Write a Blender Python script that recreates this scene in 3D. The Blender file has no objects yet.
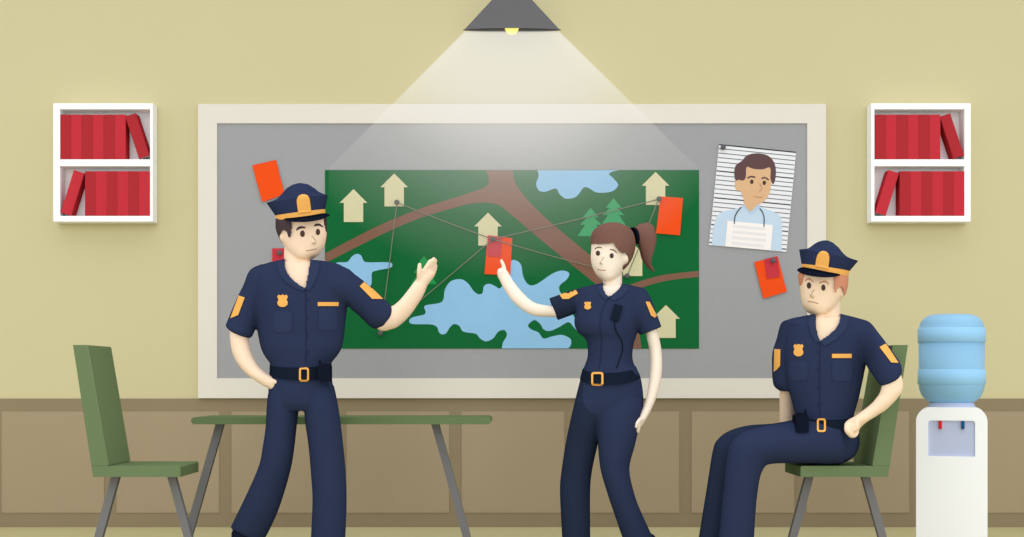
import bpy, bmesh, math, random
from mathutils import Vector, Matrix
from mathutils.bvhtree import BVHTree
import mathutils

# ------------------------------------------------------------------ camera model (1024x537)
F, CX, HY, CAMY, CAMZ = 1476.0, 512.0, 380.0, -9.0, 0.8963
K = 1.065            # overall light level the albedos are divided by
scene = bpy.context.scene
COL = scene.collection
CAMP = Vector((0, CAMY, CAMZ))

def at(px, py, Y):
    d = Y - CAMY
    return Vector(((px - CX) * d / F, Y, CAMZ - (py - HY) * d / F))

def proj(v):
    d = v.y - CAMY
    return (CX + v.x * F / d, HY - (v.z - CAMZ) * F / d)

def scale(Y):
    return F / (Y - CAMY)

# ------------------------------------------------------------------ materials
def lin(c):
    c /= 255.0
    return c / 12.92 if c <= 0.04045 else ((c + 0.055) / 1.055) ** 2.4

MATS = {}
def mat(name, rgb, rough=0.85, spec=0.0, var=0.02, nscale=6.0, trans=0.0, gain=1.0):
    if name in MATS:
        return MATS[name]
    m = bpy.data.materials.new(name)
    m.use_nodes = True
    nt = m.node_tree
    b = nt.nodes['Principled BSDF']
    col = tuple(min(0.97, lin(c) / K * gain) for c in rgb) + (1,)
    rgbn = nt.nodes.new('ShaderNodeRGB'); rgbn.outputs[0].default_value = col
    tc = nt.nodes.new('ShaderNodeTexCoord')
    nz = nt.nodes.new('ShaderNodeTexNoise'); nz.inputs['Scale'].default_value = nscale; nz.inputs['Detail'].default_value = 2
    mr = nt.nodes.new('ShaderNodeMapRange')
    mr.inputs['From Min'].default_value = 0.3; mr.inputs['From Max'].default_value = 0.7
    mr.inputs['To Min'].default_value = 1 - var; mr.inputs['To Max'].default_value = 1 + var
    hs = nt.nodes.new('ShaderNodeHueSaturation')
    nt.links.new(tc.outputs['Object'], nz.inputs['Vector'])
    nt.links.new(nz.outputs['Fac'], mr.inputs['Value'])
    nt.links.new(mr.outputs['Result'], hs.inputs['Value'])
    nt.links.new(rgbn.outputs[0], hs.inputs['Color'])
    nt.links.new(hs.outputs['Color'], b.inputs['Base Color'])
    b.inputs['Roughness'].default_value = rough
    b.inputs['Specular IOR Level'].default_value = spec
    if trans:
        tr = nt.nodes.new('ShaderNodeBsdfTransparent')
        mx = nt.nodes.new('ShaderNodeMixShader'); mx.inputs[0].default_value = trans
        out = nt.nodes['Material Output']
        nt.links.new(b.outputs[0], mx.inputs[1]); nt.links.new(tr.outputs[0], mx.inputs[2])
        nt.links.new(mx.outputs[0], out.inputs['Surface'])
    MATS[name] = m
    return m

# ------------------------------------------------------------------ object helpers
def tag(o, label=None, cat=None, group=None, kind=None):
    if label: o['label'] = label
    if cat: o['category'] = cat
    if group: o['group'] = group
    if kind: o['kind'] = kind
    return o

def obj(name, bm, mats, parent=None, smooth=False):
    me = bpy.data.meshes.new(name)
    bm.normal_update()
    bm.to_mesh(me); bm.free()
    if not isinstance(mats, (list, tuple)): mats = [mats]
    for m in mats: me.materials.append(m)
    if smooth:
        me.shade_smooth()
    o = bpy.data.objects.new(name, me)
    COL.objects.link(o)
    if parent: o.parent = parent
    return o

def empty(name, loc=(0, 0, 0), rz=0):
    o = bpy.data.objects.new(name, None)
    o.location = loc; o.rotation_euler = (0, 0, rz); o.empty_display_size = 0.1
    COL.objects.link(o)
    return o

def children(o):
    return [c for c in bpy.data.objects if c.parent == o]

def rebase(root, base):
    """put the origin of a thing built in world coordinates at its base"""
    T = Matrix.Translation(-Vector(base))
    done = set()
    def go(o):
        if o.type == 'MESH' and o.data.name not in done:
            o.data.transform(T); done.add(o.data.name)
        for c in children(o): go(c)
    go(root)
    root.location = base

def copy_tree(o, parent=None):
    c = o.copy(); COL.objects.link(c)
    if parent: c.parent = parent
    for ch in children(o): copy_tree(ch, c)
    return c

# ------------------------------------------------------------------ shape helpers
def cr(pts, sub):
    """Catmull-Rom through n-dimensional points"""
    if sub <= 1: return [tuple(p) for p in pts]
    out = []
    n = len(pts)
    for i in range(n - 1):
        p0 = pts[max(0, i - 1)]; p1 = pts[i]; p2 = pts[i + 1]; p3 = pts[min(n - 1, i + 2)]
        for k in range(sub):
            t = k / sub
            out.append(tuple(0.5 * (2 * b + (c - a) * t + (2 * a - 5 * b + 4 * c - d) * t * t + (3 * b - a - 3 * c + d) * t ** 3)
                             for a, b, c, d in zip(p0, p1, p2, p3)))
    out.append(tuple(pts[-1]))
    return out

def crc(pts, sub):
    """closed Catmull-Rom"""
    n = len(pts); out = []
    for i in range(n):
        q = [pts[(i + j - 1) % n] for j in range(4)]
        for k in range(sub):
            t = k / sub
            out.append(tuple(0.5 * (2 * b + (c - a) * t + (2 * a - 5 * b + 4 * c - d) * t * t + (3 * b - a - 3 * c + d) * t ** 3)
                             for a, b, c, d in zip(*q)))
    return out

def loft(bm, rings, Y, dep, seg=24, sub=4, inset=0.0, sag=0.0, pw=1.0, cap=True, mi=0):
    """rings: list of ((lx,ly),(rx,ry)[,dep[,dY]]) pixel outlines; elliptical sections around depth Y"""
    rows = []
    for r in rings:
        d = r[2] if len(r) > 2 and r[2] is not None else dep
        dy = r[3] if len(r) > 3 else 0.0
        rows.append((r[0][0], r[0][1], r[1][0], r[1][1], d, dy))
    rows = cr(rows, sub)
    loops = []
    for lx, ly, rx, ry, d, dy in rows:
        yy = Y + dy
        A = at(lx, ly, yy); B = at(rx, ry, yy)
        c = (A + B) / 2; h = (B - A) / 2
        if inset:
            L = h.length
            h = h * (max(0.004, L - inset) / L); d = max(0.004, d - inset)
        s = scale(yy)
        lp = []
        for k in range(seg):
            a = 2 * math.pi * k / seg
            ca, sa = math.cos(a), math.sin(a)
            if pw != 1.0:
                ca = math.copysign(abs(ca) ** pw, ca); sa = math.copysign(abs(sa) ** pw, sa)
            p = c + h * ca + Vector((0, -d * sa, 0))
            if sag: p.z -= sag / s * max(0.0, sa) * min(1.0, d / dep) ** 2
            lp.append(bm.verts.new(p))
        loops.append(lp)
    fs = []
    for a, b in zip(loops, loops[1:]):
        for k in range(seg):
            k2 = (k + 1) % seg
            fs.append(bm.faces.new((a[k], a[k2], b[k2], b[k])))
    if cap:
        for lp in (loops[0], loops[-1]):
            cv = bm.verts.new(sum((v.co for v in lp), Vector()) / seg)
            for k in range(seg):
                fs.append(bm.faces.new((lp[k], lp[(k + 1) % seg], cv)))
    for f in fs: f.material_index = mi
    return fs

def tube(bm, pts, radii, seg=12, sub=4, mi=0, mitt=False):
    """round tube through world points"""
    rows = cr([tuple(p) + (r,) for p, r in zip(pts, radii)], sub)
    P = [Vector(r[:3]) for r in rows]; R = [r[3] for r in rows]
    loops = []
    up = Vector((0, 1, 0))
    ext = []
    n = len(P)
    for i in range(n):
        t = (P[min(n - 1, i + 1)] - P[max(0, i - 1)]).normalized()
        u = t.cross(up)
        if u.length < 0.05: u = t.cross(Vector((1, 0, 0)))
        u.normalize(); w = t.cross(u).normalized()
        ext.append((P[i], t, u, w, R[i]))
    def ring(p, u, w, r):
        return [bm.verts.new(p + u * (r * math.cos(2 * math.pi * k / seg)) + w * (r * math.sin(2 * math.pi * k / seg))) for k in range(seg)]
    p, t, u, w, r = ext[0]
    for a in (0.35, 0.75):
        loops.append(ring(p - t * r * math.cos(a * math.pi / 2) * 0.9, u, w, r * math.sin(a * math.pi / 2)))
    for p, t, u, w, r in ext: loops.append(ring(p, u, w, r))
    p, t, u, w, r = ext[-1]
    for a in (0.75, 0.35):
        loops.append(ring(p + t * r * math.cos(a * math.pi / 2) * 0.9, u, w, r * math.sin(a * math.pi / 2)))
    fs = []
    for a, b in zip(loops, loops[1:]):
        for k in range(seg):
            k2 = (k + 1) % seg
            fs.append(bm.faces.new((a[k], a[k2], b[k2], b[k])))
    for lp in (loops[0], loops[-1]):
        fs.append(bm.faces.new(lp))
    for f in fs: f.material_index = mi

def ptube(bm, pts, rpx, seg=12, sub=4, mi=0):
    """pts: (px,py,Y); radius in pixels"""
    if not isinstance(rpx, (list, tuple)): rpx = [rpx] * len(pts)
    tube(bm, [at(*p) for p in pts], [r / scale(p[2]) for r, p in zip(rpx, pts)], seg, sub, mi)

def ellipsoid(bm, c, rx, ry, rz, u=16, v=10):
    m = Matrix.Translation(c) @ Matrix.Diagonal((rx, ry, rz, 1))
    bmesh.ops.create_uvsphere(bm, u_segments=u, v_segments=v, radius=1.0, matrix=m)

def box(bm, x0, x1, y0, y1, z0, z1, mi=0, bevel=0.0):
    r = bmesh.ops.create_cube(bm, size=1.0, matrix=Matrix.Translation(((x0 + x1) / 2, (y0 + y1) / 2, (z0 + z1) / 2)) @ Matrix.Diagonal((x1 - x0, y1 - y0, z1 - z0, 1)))
    vs = r['verts']
    fs = set(f for v in vs for f in v.link_faces)
    for f in fs: f.material_index = mi
    if bevel:
        es = list(set(e for v in vs for e in v.link_edges))
        r2 = bmesh.ops.bevel(bm, geom=es, offset=bevel, segments=2, affect='EDGES')
        for f in r2['faces']: f.material_index = mi

def prism(bm, front, back, mi=0):
    """front/back: matching lists of world points"""
    a = [bm.verts.new(p) for p in front]; b = [bm.verts.new(p) for p in back]
    n = len(a)
    fs = [bm.faces.new(a), bm.faces.new(list(reversed(b)))]
    for i in range(n):
        j = (i + 1) % n
        fs.append(bm.faces.new((a[j], a[i], b[i], b[j])))
    for f in fs: f.material_index = mi
    bmesh.ops.recalc_face_normals(bm, faces=fs)
    big = [f for f in fs[:2] if len(f.verts) > 4]
    if big: bmesh.ops.triangulate(bm, faces=big)

def flat(bm, poly, Y, th=0.0012, mi=0):
    """thin flat sheet with its face at depth Y (outline in pixels on that plane)"""
    fr = [at(x, y, Y) for x, y in poly]
    prism(bm, fr, [p + Vector((0, th, 0)) for p in fr], mi)

def extr(bm, poly, Y0, Y1, mi=0):
    """outline in pixels on plane Y0, extruded straight back to Y1"""
    fr = [at(x, y, Y0) for x, y in poly]
    prism(bm, fr, [p + Vector((0, Y1 - Y0, 0)) for p in fr], mi)

def remesh(bm, voxel, smooth=3):
    bmesh.ops.recalc_face_normals(bm, faces=bm.faces)
    me = bpy.data.meshes.new('t'); bm.to_mesh(me); bm.free()
    o = bpy.data.objects.new('t', me); COL.objects.link(o)
    m = o.modifiers.new('r', 'REMESH'); m.mode = 'VOXEL'; m.voxel_size = voxel; m.adaptivity = 0
    if smooth:
        s = o.modifiers.new('s', 'SMOOTH'); s.factor = 0.5; s.iterations = smooth
    dg = bpy.context.evaluated_depsgraph_get(); dg.update()
    new = bpy.data.meshes.new_from_object(o.evaluated_get(dg))
    bpy.data.objects.remove(o); bpy.data.meshes.remove(me)
    out = bmesh.new(); out.from_mesh(new); bpy.data.meshes.remove(new)
    return out

def inpoly(x, y, poly):
    c = False; n = len(poly); j = n - 1
    for i in range(n):
        xi, yi = poly[i]; xj, yj = poly[j]
        if (yi > y) != (yj > y) and x < (xj - xi) * (y - yi) / (yj - yi) + xi: c = not c
        j = i
    return c

def bvh_of(bm):
    return BVHTree.FromBMesh(bm)

def ray(px, py, bvhs):
    d = (at(px, py, 0) - CAMP).normalized()
    best = None
    for b in bvhs:
        h = b.ray_cast(CAMP, d)
        if h[0] is not None and (best is None or h[3] < best[1]): best = (h[0], h[3])
    return (best[0] if best else None), d

def surf(px, py, bvhs, Y):
    h, d = ray(px, py, bvhs)
    if h is None:
        q = at(px, py, Y); bd = None
        for b in bvhs:
            n = b.find_nearest(q)
            if n[0] is not None and (bd is None or n[3] < bd): bd = n[3]; h = n[0]
        if h is None: h = q
    return h, d

def decal(bm, poly, bvhs, Y, h=0.003, mi=0, step=3.0, sink=0.004):
    """a piece of cloth / metal lying on a curved surface: outline in pixels, thickness h"""
    t = bmesh.new()
    f = t.faces.new([t.verts.new((x, y, 0)) for x, y in poly])
    bmesh.ops.triangulate(t, faces=[f])
    for _ in range(4):
        es = [e for e in t.edges if e.calc_length() > step]
        if not es: break
        bmesh.ops.subdivide_edges(t, edges=es, cuts=1)
        bmesh.ops.triangulate(t, faces=t.faces[:])
    t.verts.ensure_lookup_table(); t.verts.index_update()
    fr, bk = [], []
    for v in t.verts:
        p, d = surf(v.co.x, v.co.y, bvhs, Y)
        fr.append(bm.verts.new(p - d * h)); bk.append(bm.verts.new(p + d * sink))
    fs = []
    for f in t.faces:
        vs = [fr[v.index] for v in f.verts]
        fs.append(bm.faces.new(vs))
        fs.append(bm.faces.new([bk[v.index] for v in reversed(f.verts)]))
    for e in t.edges:
        if len(e.link_faces) == 1:
            a, b = e.verts[0].index, e.verts[1].index
            fs.append(bm.faces.new((fr[a], fr[b], bk[b], bk[a])))
    t.free()
    bmesh.ops.recalc_face_normals(bm, faces=fs)
    for f in fs: f.material_index = mi

def ribbon(pts, w, sub=4):
    """outline polygon (pixels) of a line of width w (number or list)"""
    if not isinstance(w, (list, tuple)): w = [w] * len(pts)
    rows = cr([tuple(p) + (q,) for p, q in zip(pts, w)], sub)
    L, R = [], []
    n = len(rows)
    for i in range(n):
        a = rows[max(0, i - 1)]; b = rows[min(n - 1, i + 1)]
        dx, dy = b[0] - a[0], b[1] - a[1]; l = math.hypot(dx, dy) or 1
        x, y, ww = rows[i]
        L.append((x - dy / l * ww / 2, y + dx / l * ww / 2)); R.append((x + dy / l * ww / 2, y - dx / l * ww / 2))
    return L + R[::-1]

def oval(cx, cy, rx, ry, n=16, rot=0.0):
    c, s = math.cos(rot), math.sin(rot)
    return [(cx + rx * math.cos(2 * math.pi * k / n) * c - ry * math.sin(2 * math.pi * k / n) * s,
             cy + rx * math.cos(2 * math.pi * k / n) * s + ry * math.sin(2 * math.pi * k / n) * c) for k in range(n)]

def rrect(x0, y0, x1, y1, r, n=5):
    out = []
    for cx, cy, a0 in ((x1 - r, y0 + r, -90), (x1 - r, y1 - r, 0), (x0 + r, y1 - r, 90), (x0 + r, y0 + r, 180)):
        for k in range(n + 1):
            a = math.radians(a0 + 90 * k / n)
            out.append((cx + r * math.cos(a), cy + r * math.sin(a)))
    return out

# ------------------------------------------------------------------ palette
WALL = mat('wall_paint', (209, 200, 156), var=0.006, nscale=2)
FLOOR = mat('floor_lino', (179, 171, 129), var=0.01, nscale=3, gain=1.2)
WOODD = mat('wainscot_rail_brown', (144, 129, 102), var=0.012, nscale=4, gain=1.05)
WOODL = mat('wainscot_panel_brown', (157, 141, 114), var=0.012, nscale=4, gain=1.16)
FRAME = mat('board_frame_cream', (230, 223, 209), var=0.006)
BOARD = mat('board_felt_grey', (163, 163, 163), var=0.01, nscale=20)
MAPG = mat('map_green', (27, 104, 56), var=0.015)
ROAD = mat('map_road_brown', (133, 96, 79))
WATER = mat('map_water_blue', (149, 197, 230))
HOUSE = mat('map_house_tan', (218, 210, 168))
TREE = mat('map_tree_green', (60, 160, 102))
TREED = mat('map_tree_deep_green', (46, 150, 82))
ORANGE = mat('note_orange', (245, 84, 32))
REDN = mat('note_red', (203, 60, 70))
PIN = mat('pin_grey', (98, 98, 98))
STRING = mat('string_grey', (126, 124, 108), gain=1.1)
WHITE = mat('white_lacquer', (252, 253, 255), var=0.002, gain=1.1)
CELL = mat('shelf_back_grey', (224, 224, 223), var=0.004, gain=1.18)
BRED = mat('book_red', (200, 56, 65))
BDRED = mat('book_dark_red', (178, 51, 57))
PAGES = mat('book_pages', (236, 230, 214))
GREENL = mat('chair_green', (111, 129, 91))
GREEND = mat('chair_dark_green', (102, 118, 83), gain=1.4)
TABLEG = mat('table_green', (104, 122, 82), gain=1.08)
LEGG = mat('leg_grey', (109, 107, 108), gain=1.4)
LAMPG = mat('lamp_grey', (108, 107, 108))
NAVY = mat('uniform_navy', (47, 56, 83), nscale=12)
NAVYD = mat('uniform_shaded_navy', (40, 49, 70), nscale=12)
NAVYL = mat('uniform_light_navy', (50, 60, 88), nscale=12)
SEAM = mat('uniform_seam', (39, 47, 71))
BLACK = mat('belt_black', (25, 33, 47))
VISOR = mat('visor_black', (21, 26, 39))
GOLD = mat('gold_yellow', (247, 181, 94))
SKIN1 = mat('skin_warm', (246, 217, 189), gain=1.11)
SKIN2 = mat('skin_fair', (246, 229, 210), gain=1.11)
SKIN3 = mat('skin_tan', (245, 217, 186), gain=1.11)
HAIRM = mat('hair_dark', (78, 64, 68))
HAIRW = mat('hair_brown', (125, 90, 79))
HAIRG = mat('hair_ginger', (218, 148, 116))
EYE = mat('eye_brown', (84, 68, 62))
LINE = mat('face_line', (208, 178, 148))
NECKS = mat('mouth_line', (190, 156, 130))

# ------------------------------------------------------------------ the room
def plane_box(name, x0, x1, y0, y1, z0, z1, m):
    bm = bmesh.new(); box(bm, x0, x1, y0, y1, z0, z1)
    return tag(obj(name, bm, m), kind='structure')

plane_box('wall_back', -6.5, 6.5, 0.0, 0.15, 0.0, 4.2, WALL)
plane_box('floor', -6.5, 6.5, -6.2, 0.15, -0.12, 0.0, FLOOR)
plane_box('ceiling', -6.5, 6.5, -0.4, 0.15, 4.2, 4.3, WALL)
zc = lambda y, Y: at(0, y, Y).z
bm = bmesh.new()
box(bm, -6.5, 6.5, -0.012, 0, 0, zc(398.6, -0.012))
tag(obj('trim_1', bm, WOODD), kind='structure')
k = 0
for i in range(-14, 22):
    x0, x1 = 116.5 + 115 * i, 219.3 + 115 * i
    a, b = at(x0, 411.5, -0.016), at(x1, 513, -0.016)
    if a.x < -6.4 or b.x > 6.4: continue
    bm = bmesh.new(); box(bm, a.x, b.x, -0.016, -0.010, b.z, a.z, bevel=0.002)
    k += 1
    tag(obj('trim_%d' % (k + 1), bm, WOODL), kind='structure')

# ------------------------------------------------------------------ pin board with frame
root = empty('pin_board', (0, 0, 0))
tag(root, 'large grey pin board in a wide cream frame on the back wall', 'board')
bm = bmesh.new(); YF = -0.034
flat(bm, [(198, 104), (826, 104), (826, 123.3), (198, 123.3)], YF, 0.032)
flat(bm, [(198, 378.3), (826, 378.3), (826, 398.2), (198, 398.2)], YF, 0.032)
flat(bm, [(198, 123.3), (217, 123.3), (217, 378.3), (198, 378.3)], YF, 0.032)
flat(bm, [(807.3, 123.3), (826, 123.3), (826, 378.3), (807.3, 378.3)], YF, 0.032)
obj('frame', bm, FRAME, root)
bm = bmesh.new(); YB = -0.026
flat(bm, [(216, 122), (808, 122), (808, 379), (216, 379)], YB, 0.024)
obj('felt_panel', bm, BOARD, root)
rebase(root, at(512, 398, -0.01))

# ------------------------------------------------------------------ the map
YM = -0.030
bm = bmesh.new(); flat(bm, [(325, 170), (699, 170), (699, 348.6), (325, 348.6)], YM, 0.0012)
mp = obj('area_map', bm, MAPG)
tag(mp, 'wide green area map with brown roads and blue lakes on the grey board', 'map')
e1 = -0.0306; e2 = -0.0312; e3 = -0.0318
left_road_u = cr([(488.5, 184), (482, 188.5), (461.5, 195.4), (420.6, 208.4), (388, 221.5), (357.2, 236.3), (325.2, 253.4)], 5)
left_road_l = cr([(325.2, 263), (357.2, 246.8), (388, 231.5), (420.6, 217.9), (455, 207.5), (472, 203.5), (487.6, 202.6), (499, 205.5), (508, 212), (532.3, 232.6), (560, 255.5), (592, 281), (611, 300), (624, 322), (631.5, 348.4)], 5)
right_u = cr([(641.5, 348.4), (637, 320), (627, 296), (612, 275), (591.9, 256.8), (558.4, 228.9), (535, 208), (522, 193), (514.5, 181), (512.8, 170.2)], 5)
bm = bmesh.new(); flat(bm, left_road_u + left_road_l + right_u + [(486.2, 170.2), (488.8, 177)], e1)
obj('road', bm, ROAD, mp)
bm = bmesh.new()
flat(bm, cr([(620, 289.5), (632.9, 283.6), (659, 275.8), (680, 272.8), (698.8, 271)], 5) + cr([(698.8, 277), (680, 278.8), (659, 282.4), (640.4, 288.2), (624, 296)], 5), e2)
obj('road', bm, ROAD, mp)
lake_a = cr([(501.8, 348.4), (503, 342.4), (506.9, 335.2), (504.4, 330.1), (498.3, 331.7), (493.2, 338.3), (486, 341.4), (479.9, 338.3), (475.8, 333.8), (463.5, 331.7), (459.4, 326), (454.3, 324), (450.2, 327), (446.1, 333.2), (442, 334.4), (438.9, 332.2), (436.9, 327), (430.7, 324.4), (412.3, 324), (409.2, 320.9), (412.3, 317.4), (423.6, 314.7), (425.6, 311.7), (424.2, 307.6), (426.6, 305.1), (438.9, 303.1), (443.4, 299.4), (445, 289.2), (451.2, 281), (461.4, 279.3), (468.6, 284), (473.7, 291.2), (478.8, 294.3), (482.5, 292.8), (484, 286.1), (489, 283.8), (495.2, 286.1), (499.3, 288.5), (503, 284), (505, 270), (510.7, 261), (515.8, 260.3), (521, 264.8), (523.4, 277.1), (529.1, 284.9), (537.3, 283.7), (551.7, 274), (561.9, 270.5), (569.1, 273), (567, 279.2), (559.9, 285.3), (559.9, 291.4), (566, 300), (573, 315), (582, 329), (583, 335), (578.3, 332.4), (573.2, 326.3), (568.1, 322.2), (558.8, 327.3), (549.6, 331), (543.5, 329.3), (540.4, 324.2), (534.3, 320.1), (528.1, 325.2), (531.2, 329.3), (538.4, 332.4), (543.5, 338.5), (551.7, 336.5), (561.9, 334.9), (570, 338.5), (571.2, 343), (570, 346.5), (568.3, 348.4)], 4)
lake_a = [(x, min(y, 348.4)) for x, y in lake_a]
bm = bmesh.new(); flat(bm, lake_a, e3); obj('lake', bm, WATER, mp)
lake_b = crc([(336.8, 262.7), (347, 262), (351.7, 256.8), (356.3, 254), (361, 255.3), (363.2, 260.1), (367.5, 262.3), (388.9, 262.3), (392.3, 265.1), (389.8, 267.9), (375.9, 270.7), (371.8, 273.5), (370.7, 285.6), (360, 290), (345, 278), (336, 269)], 4)
bm = bmesh.new(); flat(bm, lake_b, e3); obj('lake', bm, WATER, mp)
lake_c = cr([(537.4, 170.2), (538.6, 176), (536.1, 184), (539, 190.5), (545.6, 191.7), (555.8, 188.4), (559.5, 194), (566, 198.7), (576.3, 196.6), (583.7, 187.6), (590, 188.7), (596.8, 192.5), (611.1, 191.7), (618.1, 185.2), (613.2, 178.2), (609, 174.1), (613, 171.5), (619.3, 170.2)], 4)
bm = bmesh.new(); flat(bm, lake_c, e3); obj('lake', bm, WATER, mp)
e4 = -0.0324
def house(px, py, dx=13.8, h1=13.8, w=9.7, h2=33):
    bm = bmesh.new()
    flat(bm, [(px, py), (px + dx, py + h1), (px + w, py + h1), (px + w, py + h2), (px - w, py + h2), (px - w, py + h1), (px - dx, py + h1)], e4)
    obj('house_symbol', bm, HOUSE, mp)
for px, py in ((353.5, 189), (394.2, 173.4), (488, 212.6), (655.6, 171.9), (632.6, 243), (666, 304.9)): house(px, py)
def tree(px, py, m, w=13.2, h=28.5):
    bm = bmesh.new()
    P = [(0, 0), (.6, .345), (.27, .345), (.83, .6), (.42, .6), (1, 1)]
    flat(bm, [(px + a * w, py + b * h) for a, b in P] + [(px - a * w, py + b * h) for a, b in reversed(P[1:])], e4)
    obj('tree_symbol', bm, m, mp)
tree(590.6, 207.7, TREE); tree(613.5, 198.0, TREE); tree(424, 255.8, TREED)
rebase(mp, at(512, 348.6, YM))

# ------------------------------------------------------------------ notes, photo, pins, strings
def note(name, poly, Y, m, label):
    bm = bmesh.new()
    # slightly sprung sheet: four corners with a bevelled lower edge
    a, b, c, d = poly
    n = 6
    fr = []
    rows = []
    for i in range(n + 1):
        t = i / n
        l = at(a[0] + (d[0] - a[0]) * t, a[1] + (d[1] - a[1]) * t, Y - 0.004 * t * t)
        r = at(b[0] + (c[0] - b[0]) * t, b[1] + (c[1] - b[1]) * t, Y - 0.004 * t * t)
        rows.append((l, r))
    outline = [r[0] for r in rows] + [r[1] for r in reversed(rows)]
    for (l0, r0), (l1, r1) in zip(rows, rows[1:]):
        prism(bm, [l0, r0, r1, l1], [p + Vector((0, 0.0008, 0)) for p in (l0, r0, r1, l1)])
    bmesh.ops.remove_doubles(bm, verts=bm.verts, dist=1e-5)
    o = obj(name, bm, m)
    tag(o, label, 'note')
    rebase(o, at((c[0] + d[0]) / 2, (c[1] + d[1]) / 2, Y))
    return o
YN = -0.0345; YR = -0.0364
note('paper_note', [(252.1, 165.3), (276, 159.8), (284.5, 194), (262.2, 202.2)], YN, ORANGE, 'blank orange note tilted on the grey board above the standing officer')
note('paper_note', [(272.3, 248.3), (294, 248.3), (294, 276), (272.3, 276)], YN, REDN, 'red note half hidden behind the neck of the standing man')
note('paper_note', [(487.8, 235.1), (512.4, 238.2), (510.1, 275.5), (484.5, 274)], YN, ORANGE, 'orange paper note on the map that the woman is pointing at')
note('paper_note', [(488.4, 235.6), (502.1, 237.2), (500.9, 257), (487.8, 256)], YR, mat('note_pink_red', (206, 74, 80)), 'small pink red slip over the orange note the woman points at')
note('paper_note', [(660.5, 196.4), (683, 198), (680, 235.3), (656, 233.2)], YN, ORANGE, 'orange note on the map beside the ponytail of the woman')
note('paper_note', [(754.1, 262.1), (777.6, 256.2), (786.9, 291.6), (763.4, 298.6)], YN, ORANGE, 'tilted orange paper note below the striped mugshot photo')
note('paper_note', [(763.8, 259.4), (777.4, 256.0), (779.8, 276.7), (766.8, 278.9)], YR, REDN, 'small red slip pinned over the tilted orange note below the mugshot')

def pin(px, py, label, Y=-0.043):
    bm = bmesh.new()
    c = at(px, py, Y); s = scale(Y)
    r = 2.6 / s
    # head: lathe along -y
    prof = [(0, -0.022), (r * .7, -0.021), (r, -0.017), (r, -0.013), (r * .55, -0.010), (r * .5, 0.0), (r * .75, 0.002), (r * .15, 0.0045), (r * .1, 0.012), (0, 0.013)]
    n = 16; loops = []
    for rr, y in prof:
        loops.append([bm.verts.new(c + Vector((max(rr, 1e-4) * math.cos(2 * math.pi * k / n), y, max(rr, 1e-4) * math.sin(2 * math.pi * k / n)))) for k in range(n)])
    for a, b in zip(loops, loops[1:]):
        for k in range(n): bm.faces.new((a[k], a[(k + 1) % n], b[(k + 1) % n], b[k]))
    bmesh.ops.recalc_face_normals(bm, faces=bm.faces)
    o = obj('push_pin', bm, PIN, smooth=True)
    tag(o, label, 'pin'); rebase(o, c)
pin(397, 202.5, 'grey push pin on the tan house symbol with two strings')
pin(380.5, 333, 'grey push pin low on the map under the raised elbow of the man')
pin(492.7, 239.2, 'grey push pin holding the pink red slip the woman points at')
pin(658.8, 199.2, 'grey push pin at the corner of the orange note by the ponytail')
pin(627, 276, 'grey push pin on the map between the neck of the woman and her ponytail')
pin(279.8, 252.9, 'grey push pin on the red note behind the standing man', -0.042)
pin(772.7, 260.6, 'grey push pin on the small red slip below the mugshot')
pin(722.9, 147.6, 'grey push pin at the upper corner of the mugshot photo', -0.042)

def string(a, b, label):
    bm = bmesh.new(); Y = -0.049
    A, B = at(a[0], a[1], Y), at(b[0], b[1], Y)
    dv = (B - A).normalized() * 0.018; A = A + dv; B = B - dv
    mid = (A + B) / 2 + Vector((0, 0, -0.004))
    tube(bm, [A, mid, B], [0.0029] * 3, 8, 6)
    o = obj('string', bm, STRING, smooth=True)
    tag(o, label, 'string', 'strings between the pins on the map'); rebase(o, A)
pA, pB, pC, pD, pE = (397, 202.5), (380.5, 333), (492.7, 239.2), (658.8, 199.2), (627, 276)
string(pA, pB, 'grey string running steeply from the house pin to the pin under the elbow')
string(pA, pC, 'grey string from the top house pin to the pink red slip')
string(pC, pB, 'grey string from the pink red slip down to the pin under the elbow')
string(pC, pD, 'grey string from the pink red slip up to the note beside the ponytail')
string(pC, pE, 'grey string from the pink red slip to the pin behind the woman')
string(pD, pE, 'short grey string from the ponytail note to the pin behind the woman')

# mugshot photo
PH = [(719.1, 144), (796.1, 151.8), (786.4, 251.9), (708.9, 245)]
def ph(u, v):
    a, b, c, d = PH
    return ((a[0] * (1 - u) + b[0] * u) * (1 - v) + (d[0] * (1 - u) + c[0] * u) * v, (a[1] * (1 - u) + b[1] * u) * (1 - v) + (d[1] * (1 - u) + c[1] * u) * v)
PAPER = mat('photo_paper', (238, 238, 238)); RULE = mat('rule_grey', (120, 120, 122)); RULED = mat('rule_black', (60, 60, 62))
MSK = mat('print_skin', (224, 182, 139)); MSH = mat('print_shirt', (199, 218, 233)); MPL = mat('print_placard', (252, 245, 239)); MTX = mat('print_text', (236, 232, 230))
MHR = mat('print_hair', (103, 78, 78)); MST = mat('print_strap', (80, 84, 92)); MSC = mat('print_collar', (183, 207, 226))
bm = bmesh.new(); y0 = -0.0330
flat(bm, PH, y0, 0.002, 0)
for i in range(1, 23):
    v = i / 22.6
    dark = i % 6 == 0 or i == 22
    h = 0.0058 if dark else 0.0045
    flat(bm, [ph(0.003, v - h), ph(0.997, v - h), ph(0.997, v + h), ph(0.003, v + h)], y0 - 0.0004, 0.0006, 2 if dark else 1)
flat(bm, [ph(0, 0), ph(1, 0), ph(1, .012), ph(0, .012)], y0 - 0.0004, 0.0006, 2)
photo = obj('mugshot_photo', bm, [PAPER, RULE, RULED])
tag(photo, 'tilted mugshot photo of a brown haired man with a placard', 'photo')
bm = bmesh.new(); q = y0 - 0.0008
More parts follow.
